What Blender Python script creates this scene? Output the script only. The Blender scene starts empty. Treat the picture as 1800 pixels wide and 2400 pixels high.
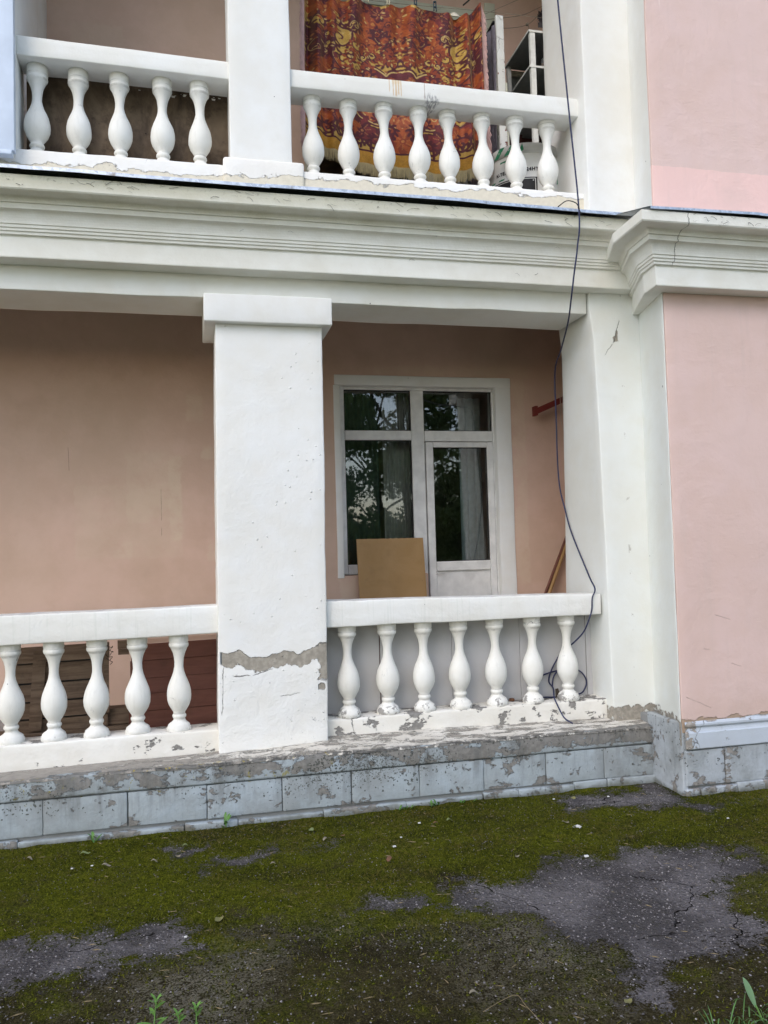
import bpy, bmesh, math, random
import numpy as np
from mathutils import Vector, Matrix
random.seed(7)
RNG = np.random.default_rng(11)
SC = bpy.context.scene
COL = SC.collection
# ------------------------------------------------------------------ camera, sky, sun, exposure
cam_data = bpy.data.cameras.new('camera')
cam = bpy.data.objects.new('camera', cam_data)
COL.objects.link(cam)
cam_data.sensor_fit = 'HORIZONTAL'
cam_data.sensor_width = 36.0
cam_data.lens = 36.0 * 1882.96 / 1800.0
cam_data.clip_start = 0.05
cam_data.clip_end = 2000.0
CR = np.array([[0.9733040187803216, -0.22783794165460416, -0.02773372258944927],
               [-0.01702932773266766, 0.04881504704764375, -0.998662652339973],
               [0.22888706608947726, 0.9724746595795335, 0.043631954490049474]])
mw = Matrix.Identity(4)
for i in range(3):
    mw[i][0] = CR[0][i]; mw[i][1] = -CR[1][i]; mw[i][2] = -CR[2][i]
mw[0][3], mw[1][3], mw[2][3] = 0.0, -4.9944, 1.65
cam.matrix_world = mw
SC.camera = cam

world = bpy.data.worlds.new('World')
SC.world = world
world.use_nodes = True
wn = world.node_tree
wn.nodes.clear()
SUN_EL, SUN_AZ = math.radians(42.0), math.radians(218.0)   # bright hazy sky in front of the house, a little to the left
sky = wn.nodes.new('ShaderNodeTexSky')
sky.sky_type = 'NISHITA'
sky.sun_disc = False
sky.sun_elevation = SUN_EL
sky.sun_rotation = SUN_AZ
sky.air_density = 1.0
sky.dust_density = 1.6
sky.ozone_density = 1.0
bgn = wn.nodes.new('ShaderNodeBackground')
bgn.inputs['Strength'].default_value = 0.15
won = wn.nodes.new('ShaderNodeOutputWorld')
wn.links.new(sky.outputs[0], bgn.inputs[0])
wn.links.new(bgn.outputs[0], won.inputs[0])

sun_data = bpy.data.lights.new('sun', 'SUN')
sun_data.energy = 0.5
sun_data.angle = math.radians(170.0)
sun_data.color = (1.0, 0.985, 0.965)
sun = bpy.data.objects.new('sun', sun_data)
COL.objects.link(sun)
sdir = Vector((math.sin(SUN_AZ) * math.cos(SUN_EL), math.cos(SUN_AZ) * math.cos(SUN_EL), math.sin(SUN_EL)))
sun.rotation_euler = sdir.to_track_quat('Z', 'Y').to_euler()
sun.location = sdir * 60

SC.view_settings.view_transform = 'Standard'
SC.view_settings.look = 'None'
SC.view_settings.gamma = 1.0
SC.view_settings.use_curve_mapping = False
SC.view_settings.exposure = 1.14

# ------------------------------------------------------------------ numpy noise and mesh helpers
def _hash(i, j, k, seed):
    h = (i * 374761393 + j * 668265263 + k * 2147483647 + seed * 974711) & 0xFFFFFFFF
    h = ((h ^ (h >> 13)) * 1274126177) & 0xFFFFFFFF
    h = (h ^ (h >> 16)) & 0xFFFFFFFF
    h = (h * 2246822519) & 0xFFFFFFFF
    return ((h ^ (h >> 15)) & 0xFFFF) / 65535.0

def vnoise(P, scale, seed=0):
    P = np.asarray(P, float) * scale
    I = np.floor(P).astype(np.int64); F = P - I
    F = F * F * (3 - 2 * F)
    out = 0
    for dx in (0, 1):
        for dy in (0, 1):
            for dz in (0, 1):
                w = (F[:, 0] if dx else 1 - F[:, 0]) * (F[:, 1] if dy else 1 - F[:, 1]) * (F[:, 2] if dz else 1 - F[:, 2])
                out = out + w * _hash(I[:, 0] + dx, I[:, 1] + dy, I[:, 2] + dz, seed)
    return out

def fbm(P, scale, seed=0, octs=4):
    o = 0; a = 0.5
    for n in range(octs):
        o = o + a * vnoise(P, scale * 2 ** n, seed + n * 17); a *= 0.5
    return o

def wobble(P, a1, a2=0.0, s1=3.0, s2=16.0, seed=0):
    D = np.stack([vnoise(P, s1, seed + 5 * k) - 0.5 for k in range(3)], 1) * 2 * a1
    if a2:
        D += np.stack([vnoise(P, s2, seed + 50 + 5 * k) - 0.5 for k in range(3)], 1) * 2 * a2
    return P + D

ROOT = {}
def put(name, me, parent=None):
    o = bpy.data.objects.new(name, me)
    COL.objects.link(o)
    if parent is not None:
        o.parent = parent
    return o

def origin(parent):
    """world position of a parent (no rotations are used on parents)"""
    p = Vector((0, 0, 0))
    while parent is not None:
        p += parent.location
        parent = parent.parent
    return p

def mesh(name, V, F, mat, parent=None, smooth=True, base=None):
    """one mesh object; V are world coordinates"""
    V = np.asarray(V, float)
    org = origin(parent)
    if parent is None and base is None:
        base = (0.5 * (V[:, 0].min() + V[:, 0].max()), 0.5 * (V[:, 1].min() + V[:, 1].max()), V[:, 2].min())
    loc = Vector(base) - org if base is not None else Vector((0, 0, 0))
    off = np.array(org + loc)
    me = bpy.data.meshes.new(name)
    me.from_pydata((V - off).tolist(), [], [tuple(int(q) for q in f) for f in F] if not isinstance(F, list) else F)
    if mat is not None:
        me.materials.append(mat)
    if smooth:
        me.polygons.foreach_set('use_smooth', [True] * len(me.polygons))
    me.update()
    o = put(name, me, parent)
    o.location = loc
    return o

def thing(name, label, cat, loc, group=None):
    o = bpy.data.objects.new(name, None)
    o.empty_display_size = 0.1
    COL.objects.link(o)
    o.location = loc
    return tag(o, label, cat, group)

def tag(o, label=None, cat=None, group=None, kind=None):
    if label: o['label'] = label
    if cat: o['category'] = cat
    if group: o['group'] = group
    if kind: o['kind'] = kind
    return o

def axis_pts(a, b, r, step):
    L = b - a
    r = min(r, L * 0.3)
    n = max(1, int(round((L - 2 * r) / step)))
    return np.array([a, a + r * 0.35] + [a + r + (L - 2 * r) * i / n for i in range(n + 1)] + [b - r * 0.35, b]), r

def slab_data(X, Y, Z, r=0.008, step=0.08, amp=0.002, amp2=0.0006, warp=None, seed=0):
    ax = [axis_pts(*q, r, step) for q in (X, Y, Z)]
    A = [q[0] for q in ax]; n = [len(a) for a in A]
    lat = []; faces = []
    def grid(ax0, v, flip):
        a1, a2 = [k for k in range(3) if k != ax0]
        base = len(lat)
        for i in range(n[a1]):
            for j in range(n[a2]):
                t = [0, 0, 0]; t[ax0] = v; t[a1] = i; t[a2] = j
                lat.append(t)
        for i in range(n[a1] - 1):
            for j in range(n[a2] - 1):
                q = [base + i * n[a2] + j, base + (i + 1) * n[a2] + j, base + (i + 1) * n[a2] + j + 1, base + i * n[a2] + j + 1]
                faces.append(q[::-1] if flip else q)
    grid(0, 0, True); grid(0, n[0] - 1, False)
    grid(1, 0, False); grid(1, n[1] - 1, True)
    grid(2, 0, True); grid(2, n[2] - 1, False)
    lat = np.array(lat)
    key = lat[:, 0] * 1000003 + lat[:, 1] * 1009 + lat[:, 2]
    _, idx, inv = np.unique(key, return_index=True, return_inverse=True)
    L = lat[idx]
    P = np.stack([A[k][L[:, k]] for k in range(3)], 1)
    rr = np.array([q[1] for q in ax])
    lo = np.array([X[0], Y[0], Z[0]]) + rr; hi = np.array([X[1], Y[1], Z[1]]) - rr
    Q = np.clip(P, lo, hi); D = P - Q
    ln = np.linalg.norm(D / rr, axis=1, keepdims=True)
    mx = np.max(np.abs(D / rr), axis=1, keepdims=True)
    P = Q + np.where(ln > 1e-9, D * (mx / np.maximum(ln, 1e-9)), 0)
    if amp or amp2:
        P = wobble(P, amp, amp2, seed=seed)
    if warp is not None:
        P = warp(P)
    F = [tuple(int(inv[q]) for q in f) for f in faces]
    return P, F

def slab(name, X, Y, Z, mat, parent=None, **k):
    P, F = slab_data(X, Y, Z, **k)
    return mesh(name, P, F, mat, parent)

def box_data(X, Y, Z):
    V = [(x, y, z) for x in X for y in Y for z in Z]
    F = [(0, 1, 3, 2), (4, 6, 7, 5), (0, 4, 5, 1), (2, 3, 7, 6), (0, 2, 6, 4), (1, 5, 7, 3)]
    return np.array(V, float), F

def join(parts):
    V = []; F = []; b = 0
    for v, f in parts:
        V.append(np.asarray(v, float)); F += [tuple(int(i) + b for i in q) for q in f]; b += len(v)
    return np.concatenate(V), F

def plank(name, X, Y, Z, mat, parent, rng=None, j=0.003):
    """cheap board: a box with 8 jittered corners"""
    V, F = box_data(X, Y, Z)
    V = V + (RNG.random(V.shape) - 0.5) * 2 * j
    return mesh(name, V, F, mat, parent, smooth=False)

def catmull(pts, n=8):
    P = np.array(pts, float)
    P = np.vstack([2 * P[0] - P[1], P, 2 * P[-1] - P[-2]])
    out = []
    for i in range(1, len(P) - 2):
        for t in np.linspace(0, 1, n, endpoint=False):
            a, b, c, d = P[i - 1:i + 3]
            out.append(0.5 * ((2 * b) + (c - a) * t + (2 * a - 5 * b + 4 * c - d) * t * t + (3 * b - a - 3 * c + d) * t ** 3))
    out.append(P[-2])
    return np.array(out)

def tube_data(pts, r, sides=6, smooth=8, taper=None):
    P = catmull(pts, smooth) if smooth else np.array(pts, float)
    V = []; F = []
    up = np.array([0.0, 0, 1])
    T = np.gradient(P, axis=0); T /= np.maximum(np.linalg.norm(T, axis=1, keepdims=True), 1e-9)
    n = None
    for i in range(len(P)):
        t = T[i]
        if n is None:
            n = np.cross(t, up if abs(t[2]) < 0.9 else np.array([1.0, 0, 0]))
        n = n - t * np.dot(n, t); n /= max(np.linalg.norm(n), 1e-9)
        b = np.cross(t, n)
        rr = r * (1 if taper is None else taper(i / (len(P) - 1)))
        for k in range(sides):
            a = 2 * math.pi * k / sides
            V.append(P[i] + rr * (math.cos(a) * n + math.sin(a) * b))
    for i in range(len(P) - 1):
        for k in range(sides):
            k2 = (k + 1) % sides
            F.append((i * sides + k, i * sides + k2, (i + 1) * sides + k2, (i + 1) * sides + k))
    F.append(tuple(range(sides - 1, -1, -1)))
    F.append(tuple(range((len(P) - 1) * sides, len(P) * sides)))
    return np.array(V), F

def tube(name, pts, r, mat, parent=None, **k):
    V, F = tube_data(pts, r, **k)
    return mesh(name, V, F, mat, parent)

# ------------------------------------------------------------------ node helpers
class NB:
    def __init__(s, name, rough=0.8, spec=0.3):
        s.m = bpy.data.materials.new(name)
        s.m.use_nodes = True
        s.t = s.m.node_tree
        s.t.nodes.clear()
        s.out = s.n('ShaderNodeOutputMaterial')
        s.b = s.n('ShaderNodeBsdfPrincipled')
        s.b.inputs['Roughness'].default_value = rough
        s.b.inputs['Specular IOR Level'].default_value = spec
        s.t.links.new(s.b.outputs[0], s.out.inputs[0])
        g = s.n('ShaderNodeNewGeometry')
        s.pos = g.outputs['Position']; s.nrm = g.outputs['Normal']
        sep = s.n('ShaderNodeSeparateXYZ'); s.l(s.pos, sep.inputs[0])
        s.x, s.y, s.z = sep.outputs
        sep = s.n('ShaderNodeSeparateXYZ'); s.l(s.nrm, sep.inputs[0])
        s.nx, s.ny, s.nz = sep.outputs
    def n(s, t): return s.t.nodes.new(t)
    def l(s, a, b): s.t.links.new(a, b)
    def set(s, sock, v):
        if hasattr(v, 'is_output') or isinstance(v, bpy.types.NodeSocket): s.l(v, sock)
        else:
            if isinstance(v, (tuple, list)) and len(v) == 3 and sock.type == 'RGBA': v = (*v, 1)
            sock.default_value = v
    def scl(s, v, k):
        m = s.n('ShaderNodeVectorMath'); m.operation = 'MULTIPLY'
        s.l(v, m.inputs[0]); m.inputs[1].default_value = k
        return m.outputs[0]
    def add3(s, v, k):
        m = s.n('ShaderNodeVectorMath'); m.operation = 'ADD'
        s.set(m.inputs[0], v); s.set(m.inputs[1], k)
        return m.outputs[0]
    def noise(s, scale, detail=4, rough=0.55, dist=0.0, vec=None):
        n = s.n('ShaderNodeTexNoise')
        s.l(vec or s.pos, n.inputs['Vector'])
        n.inputs['Scale'].default_value = scale; n.inputs['Detail'].default_value = detail
        n.inputs['Roughness'].default_value = rough; n.inputs['Distortion'].default_value = dist
        return n.outputs['Fac']
    def warp(s, scale, amt, vec=None):
        n = s.n('ShaderNodeTexNoise')
        s.l(vec or s.pos, n.inputs['Vector']); n.inputs['Scale'].default_value = scale; n.inputs['Detail'].default_value = 3
        m = s.n('ShaderNodeVectorMath'); m.operation = 'MULTIPLY_ADD'
        s.l(n.outputs['Color'], m.inputs[0]); m.inputs[1].default_value = (amt,) * 3; s.l(vec or s.pos, m.inputs[2])
        return m.outputs[0]
    def vor(s, scale, feature='F1', out='Distance', vec=None, rnd=1.0):
        n = s.n('ShaderNodeTexVoronoi'); n.feature = feature
        s.l(vec or s.pos, n.inputs['Vector']); n.inputs['Scale'].default_value = scale
        n.inputs['Randomness'].default_value = rnd
        return n.outputs[out]
    def ma(s, op, a, b=0.0, c=0.0):
        m = s.n('ShaderNodeMath'); m.operation = op
        s.set(m.inputs[0], a); s.set(m.inputs[1], b)
        if op in ('MULTIPLY_ADD', 'SMOOTH_MIN', 'COMPARE'): s.set(m.inputs[2], c)
        return m.outputs[0]
    def mul(s, *a):
        o = a[0]
        for b in a[1:]: o = s.ma('MULTIPLY', o, b)
        return o
    def mx(s, *a):
        o = a[0]
        for b in a[1:]: o = s.ma('MAXIMUM', o, b)
        return o
    def inv(s, a): return s.ma('SUBTRACT', 1.0, a)
    def st(s, v, lo, hi):
        """smooth step; lo > hi gives the falling one"""
        m = s.n('ShaderNodeMapRange'); m.interpolation_type = 'SMOOTHSTEP'
        if lo > hi: lo, hi, a, b = hi, lo, 1.0, 0.0
        else: a, b = 0.0, 1.0
        s.set(m.inputs['Value'], v)
        m.inputs['From Min'].default_value = lo; m.inputs['From Max'].default_value = hi
        m.inputs['To Min'].default_value = a; m.inputs['To Max'].default_value = b
        return m.outputs[0]
    def band(s, v, lo, hi, w):
        return s.mul(s.st(v, lo - w, lo + w), s.st(v, hi + w, hi - w))
    def mix(s, f, a, b):
        m = s.n('ShaderNodeMix'); m.data_type = 'RGBA'
        s.set(m.inputs[0], f); s.set(m.inputs[6], a); s.set(m.inputs[7], b)
        return m.outputs[2]
    def ramp(s, f, stops):
        r = s.n('ShaderNodeValToRGB'); s.set(r.inputs[0], f)
        e = r.color_ramp.elements
        while len(e) < len(stops): e.new(0.5)
        for q, (p, c) in zip(e, stops):
            q.position = p; q.color = (*c, 1) if len(c) == 3 else c
        return r.outputs[0]
    def attr(s, name, out='Fac'):
        a = s.n('ShaderNodeAttribute'); a.attribute_name = name
        return a.outputs[out]
    def color(s, c): s.set(s.b.inputs['Base Color'], c); return s
    def bump(s, h, dist=0.004, strength=1.0, prev=None):
        b = s.n('ShaderNodeBump'); b.inputs['Distance'].default_value = dist; b.inputs['Strength'].default_value = strength
        s.l(h, b.inputs['Height'])
        if prev is not None: s.l(prev, b.inputs['Normal'])
        s.l(b.outputs[0], s.b.inputs['Normal'])
        return b.outputs[0]

CEM = (0.30, 0.285, 0.255)
def specks(nb, scale, size, keep, seed=0.0):
    """sparse small dark spots with ragged shapes"""
    v = nb.add3(nb.warp(60, 0.006), (seed, seed * 1.7, seed * 0.6))
    d = nb.vor(scale, vec=v)
    c = nb.vor(scale, out='Color', vec=v)
    sp = nb.n('ShaderNodeSeparateColor'); nb.l(c, sp.inputs[0])
    r = nb.ma('MULTIPLY', sp.outputs[1], size)
    return nb.mul(nb.ma('LESS_THAN', d, r), nb.ma('LESS_THAN', sp.outputs[0], keep))

def cracks(nb, scale, width, dens, seed=0.0):
    v = nb.add3(nb.warp(9, 0.12), (seed, seed, seed))
    e = nb.vor(scale, feature='DISTANCE_TO_EDGE', vec=v)
    return nb.mul(nb.st(e, width, width * 0.3), nb.st(nb.noise(1.7, 2, vec=nb.add3(nb.pos, (seed, 3, 9))), dens, dens + 0.04))

def seg_crack(nb, p0, p1, w=0.0028, amp=0.02, sc=11.0):
    """one crack in the wall plane from (x, z) p0 to p1"""
    dx, dz = p1[0] - p0[0], p1[1] - p0[1]; L = math.hypot(dx, dz); dx /= L; dz /= L
    X = nb.ma('SUBTRACT', nb.x, p0[0]); Z = nb.ma('SUBTRACT', nb.z, p0[1])
    t = nb.ma('ADD', nb.mul(X, dx), nb.mul(Z, dz))
    q = nb.ma('SUBTRACT', nb.mul(Z, dx), nb.mul(X, dz))
    n = nb.ma('MULTIPLY_ADD', nb.ma('SUBTRACT', nb.noise(sc, 5, 0.6), 0.5), amp * 2, q)
    ww = nb.ma('MULTIPLY', nb.noise(30, 3), w * 2)
    return nb.mul(nb.ma('LESS_THAN', nb.ma('ABSOLUTE', n), ww), nb.st(t, 0, 0.02), nb.st(t, L, L - 0.02))

def paint(name, base, under=CEM, peel=None, tone=0.07, dirt=0.10, spk=(7.0, 0.05, 0.25), crk=(1.6, 0.006, 0.60), rough=0.72,
          lump=1.0, seed=0.0, dark=(0.10, 0.095, 0.085), extra=None, uvar=0.72):
    nb = NB(name, rough)
    o = nb.add3(nb.pos, (seed, seed * 2.3, -seed))
    lo = nb.noise(1.1, 3, vec=o); mid = nb.noise(6.5, 5, vec=o); fine = nb.noise(70, 3, vec=o)
    b2 = tuple(c * (1 - 2 * tone) * w for c, w in zip(base, (1.0, 0.98, 0.94)))
    c = nb.mix(nb.st(nb.ma('MULTIPLY_ADD', mid, 0.45, nb.ma('MULTIPLY', lo, 0.55)), 0.36, 0.66), b2, base)
    c = nb.mix(nb.mul(nb.st(nb.noise(3.2, 6, 0.7, vec=o), 0.56, 0.75), dirt * 3), c, tuple(x * 0.66 for x in base))
    h = nb.ma('MULTIPLY_ADD', fine, 0.18, nb.ma('MULTIPLY', mid, 0.6))
    h = nb.ma('MULTIPLY_ADD', nb.noise(22, 4, vec=o), 0.45, h)
    if peel is not None:
        pm = peel(nb)
        uc = nb.mix(nb.st(nb.noise(35, 4), 0.35, 0.7), tuple(x * uvar for x in under), under)
        edge = nb.st(nb.noise(14, 5, 0.6), 0.3, 0.7)
        c = nb.mix(pm, c, uc)
        h = nb.ma('SUBTRACT', h, nb.ma('MULTIPLY', pm, 1.3))
    if extra is not None:
        c, h = extra(nb, c, h)
    if crk:
        k = cracks(nb, *crk, seed=seed)
        c = nb.mix(nb.mul(k, 0.75), c, dark); h = nb.ma('SUBTRACT', h, nb.ma('MULTIPLY', k, 0.8))
    if spk:
        k = specks(nb, *spk, seed=seed)
        c = nb.mix(nb.mul(k, 0.85), c, dark)
    nb.color(c)
    nb.bump(h, 0.0045 * lump)
    return nb.m
# ------------------------------------------------------------------ materials
def rag(nb, v, amp, scale, detail=6, seed=0.0):
    n = nb.noise(scale, detail, 0.62, vec=nb.add3(nb.pos, (seed, seed, seed)))
    return nb.ma('MULTIPLY_ADD', nb.ma('SUBTRACT', n, 0.5), amp * 2, v)

def peel_column(nb):
    # plaster has come off in a belt across the front near the foot, and in a patch by the right edge
    zc = nb.ma('MULTIPLY_ADD', nb.ma('SUBTRACT', nb.noise(5.2, 2, vec=nb.scl(nb.pos, (1, 0.2, 0.12))), 0.5), 0.17, nb.z)
    zt = rag(nb, zc, 0.05, 22, 9, seed=2.0)
    belt = nb.mul(nb.st(zt, 0.923, 0.927), nb.st(rag(nb, zc, 0.025, 22, seed=5.0), 1.012, 1.008))
    zr = rag(nb, nb.z, 0.06, 16, 8, seed=8.0); xr = rag(nb, nb.x, 0.08, 14, 8, seed=9.0)
    right = nb.mul(nb.st(xr, 0.745, 0.750), nb.st(zr, 0.80, 0.81), nb.st(zr, 1.05, 1.04))
    small = nb.mul(nb.band(rag(nb, nb.x, 0.03, 18), 0.755, 0.795, 0.003), nb.band(rag(nb, nb.z, 0.03, 20), 0.745, 0.785, 0.003))
    return nb.mx(nb.mul(belt, nb.st(nb.x, 0.135, 0.15)), right, small)

def col_extra(nb, c, h):
    # grey weathering streaks just above the foot, and a scuff half way up
    f = nb.mul(nb.band(nb.z, 0.43, 0.60, 0.05), nb.st(nb.x, 0.35, 0.6), nb.st(nb.noise(17, 6, 0.75), 0.60, 0.68))
    c = nb.mix(nb.mul(f, 0.75), c, (0.26, 0.26, 0.25))
    low = nb.st(nb.z, 0.95, 0.85)
    lump = nb.noise(7, 5, 0.6, dist=0.6)
    h = nb.ma('SUBTRACT', h, nb.mul(peel_column(nb), 2.5))
    h = nb.ma('MULTIPLY_ADD', nb.noise(3.0, 4, 0.55, dist=0.5), 0.9, h)
    h = nb.ma('MULTIPLY_ADD', nb.mul(lump, low), 1.6, h)
    for p0, p1, w in (((0.155, 0.93), (0.145, 0.62), 0.0022), ((0.21, 0.865), (0.33, 0.862), 0.0028), ((0.33, 0.862), (0.47, 0.90), 0.0022), ((0.50, 0.72), (0.64, 0.735), 0.0016)):
        k = seg_crack(nb, p0, p1, w); c = nb.mix(nb.mul(k, 0.8), c, (0.10, 0.095, 0.085)); h = nb.ma('SUBTRACT', h, k)
    pim = nb.st(nb.vor(24, vec=nb.warp(20, 0.02)), 0.16, 0.02)
    h = nb.ma('MULTIPLY_ADD', nb.mul(pim, nb.st(nb.noise(4, 2), 0.5, 0.6)), 1.2, h)
    return c, h

WHITE = (0.80, 0.805, 0.785)
m_column = paint('white_limewash_column', WHITE, (0.40, 0.365, 0.305), peel_column, tone=0.02, dirt=0.03, spk=(9.0, 0.045, 0.10),
                 crk=None, lump=1.3, extra=col_extra)
m_white = paint('white_limewash', WHITE, CEM, None, tone=0.03, dirt=0.05, spk=(8.0, 0.05, 0.30), crk=None, seed=3.1)
def peel_pier(nb):
    a = nb.mul(nb.band(rag(nb, nb.x, 0.05, 14), 2.93, 2.975, 0.003), nb.band(rag(nb, nb.ma('MULTIPLY_ADD', nb.x, -0.9, nb.z), 0.07, 12), 0.41, 0.47, 0.004))
    b = nb.mul(nb.st(rag(nb, nb.z, 0.07, 9), 0.455, 0.445), nb.st(nb.noise(9, 5, 0.65), 0.47, 0.5))
    e = nb.mul(nb.st(rag(nb, nb.z, 0.08, 15, 8, seed=4), 0.492, 0.484), nb.st(nb.noise(12, 6, 0.7), 0.40, 0.46))
    return nb.mx(a, b, e)
def pier_extra(nb, c, h):
    for p0, p1, w in (((2.99, 3.24), (2.93, 3.06), 0.003), ((2.93, 3.06), (2.86, 2.97), 0.002)):
        k = seg_crack(nb, p0, p1, w); c = nb.mix(nb.mul(k, 0.8), c, (0.10, 0.095, 0.085)); h = nb.ma('SUBTRACT', h, k)
    # flaking lime along the arrises
    e = nb.mul(nb.band(rag(nb, nb.x, 0.012, 8), 2.99, 3.012, 0.004), nb.st(nb.noise(11, 5, 0.7), 0.60, 0.66))
    c = nb.mix(nb.mul(e, 0.6), c, (0.30, 0.28, 0.25))
    return c, h
m_pier = paint('white_limewash_pier', (0.76, 0.785, 0.765), (0.36, 0.33, 0.28), peel_pier, tone=0.02, dirt=0.05, spk=(7.5, 0.07, 0.42),
               crk=None, seed=1.4, extra=pier_extra)

def cor_extra(nb, c, h):
    # soot and cobweb dirt under the sheet metal; crack through the corner of the projecting bay
    g = nb.mul(nb.st(rag(nb, nb.z, 0.05, 9), 3.775, 3.84), nb.st(nb.noise(26, 6, 0.75), 0.54, 0.62), nb.st(nb.x, 3.1, 2.9))
    c = nb.mix(nb.mul(g, 0.8), c, (0.07, 0.065, 0.05))
    al = nb.mul(nb.st(rag(nb, nb.z, 0.06, 5), 3.70, 3.80), 0.6)
    c = nb.mix(al, c, (0.47, 0.45, 0.31))
    k = nb.ma('ABSOLUTE', nb.ma('SUBTRACT', rag(nb, nb.x, 0.05, 6), 3.005))
    k = nb.mul(nb.st(k, 0.0035, 0.0015), nb.st(nb.z, 3.40, 3.41), nb.st(nb.y, -0.30, -0.35))
    c = nb.mix(nb.mul(k, 0.7), c, (0.06, 0.055, 0.045)); h = nb.ma('SUBTRACT', h, k)
    return c, h
m_cornice = paint('weathered_cornice_paint', (0.84, 0.84, 0.785), CEM, None, tone=0.05, dirt=0.07, spk=(7.0, 0.055, 0.30),
                  crk=None, seed=6.2, extra=cor_extra)
m_beam = paint('white_beam_paint', (0.78, 0.785, 0.74), CEM, None, tone=0.03, dirt=0.04, spk=(6.0, 0.05, 0.22), crk=None, seed=2.7)
m_soffit = m_beam

def curb_peel(nb):
    n = nb.noise(7.5, 7, 0.66, vec=nb.scl(nb.pos, (0.8, 1, 1.3)))
    lim = nb.ma('MULTIPLY_ADD', nb.st(nb.x, 0.7, 1.0), -0.06, 0.625)
    lim = nb.ma('MULTIPLY_ADD', nb.st(nb.nz, 0.5, 0.9), -0.05, lim)
    return nb.st(nb.ma('SUBTRACT', n, lim), -0.004, 0.006)
m_curb = paint('peeling_white_curb', (0.79, 0.775, 0.72), (0.27, 0.26, 0.24), curb_peel, tone=0.05, dirt=0.10, spk=(11.0, 0.05, 0.3),
               crk=(2.6, 0.006, 0.52), lump=1.6, seed=4.4)
def upcurb_peel(nb):
    # the newer white coat has flaked off the lower part and shows the old cream one
    n = nb.noise(9.0, 9, 0.70, vec=nb.scl(nb.pos, (0.7, 1, 1.2)))
    lim = nb.ma('MULTIPLY_ADD', nb.st(nb.x, 0.15, 0.75), 0.035, 4.066)
    a = nb.st(nb.ma('SUBTRACT', nb.ma('MULTIPLY_ADD', nb.ma('SUBTRACT', n, 0.5), 0.20, nb.z), lim), 0.003, -0.003)
    return a
m_upcurb = paint('flaking_two_coat_paint', (0.84, 0.83, 0.80), (0.72, 0.66, 0.53), upcurb_peel, tone=0.03, dirt=0.05, spk=(12.0, 0.045, 0.25),
                 crk=(2.2, 0.004, 0.58), lump=1.7, seed=7.7, uvar=0.93)
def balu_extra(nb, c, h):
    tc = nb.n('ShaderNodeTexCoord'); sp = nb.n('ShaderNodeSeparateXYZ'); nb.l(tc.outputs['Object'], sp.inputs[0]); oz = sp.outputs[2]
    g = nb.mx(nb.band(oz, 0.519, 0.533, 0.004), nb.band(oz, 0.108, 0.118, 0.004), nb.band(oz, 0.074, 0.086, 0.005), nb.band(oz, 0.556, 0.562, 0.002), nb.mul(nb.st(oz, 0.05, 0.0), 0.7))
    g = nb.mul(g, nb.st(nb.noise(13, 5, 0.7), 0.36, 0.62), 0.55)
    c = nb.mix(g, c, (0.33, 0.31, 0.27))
    dr = nb.mul(nb.st(nb.noise(1.0, 4, 0.6, vec=nb.scl(nb.pos, (38, 38, 5))), 0.50, 0.72), 0.30)
    c = nb.mix(dr, c, (0.55, 0.54, 0.49))
    s = nb.mul(nb.st(nb.noise(15, 6, 0.72, vec=nb.scl(nb.pos, (1, 1, 0.55))), 0.63, 0.70), 0.55)
    c = nb.mix(s, c, (0.36, 0.36, 0.35))
    lowp = nb.mul(nb.st(nb.z, 0.60, 0.575), nb.st(nb.noise(17, 6, 0.7), 0.53, 0.56))
    lowp = nb.mul(lowp, nb.st(nb.x, 0.7, 0.75))
    c = nb.mix(lowp, c, (0.30, 0.29, 0.27))
    return c, h
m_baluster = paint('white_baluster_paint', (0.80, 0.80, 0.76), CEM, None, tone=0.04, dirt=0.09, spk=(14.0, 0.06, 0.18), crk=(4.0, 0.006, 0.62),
                   lump=0.9, seed=0.7, extra=balu_extra)
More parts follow.
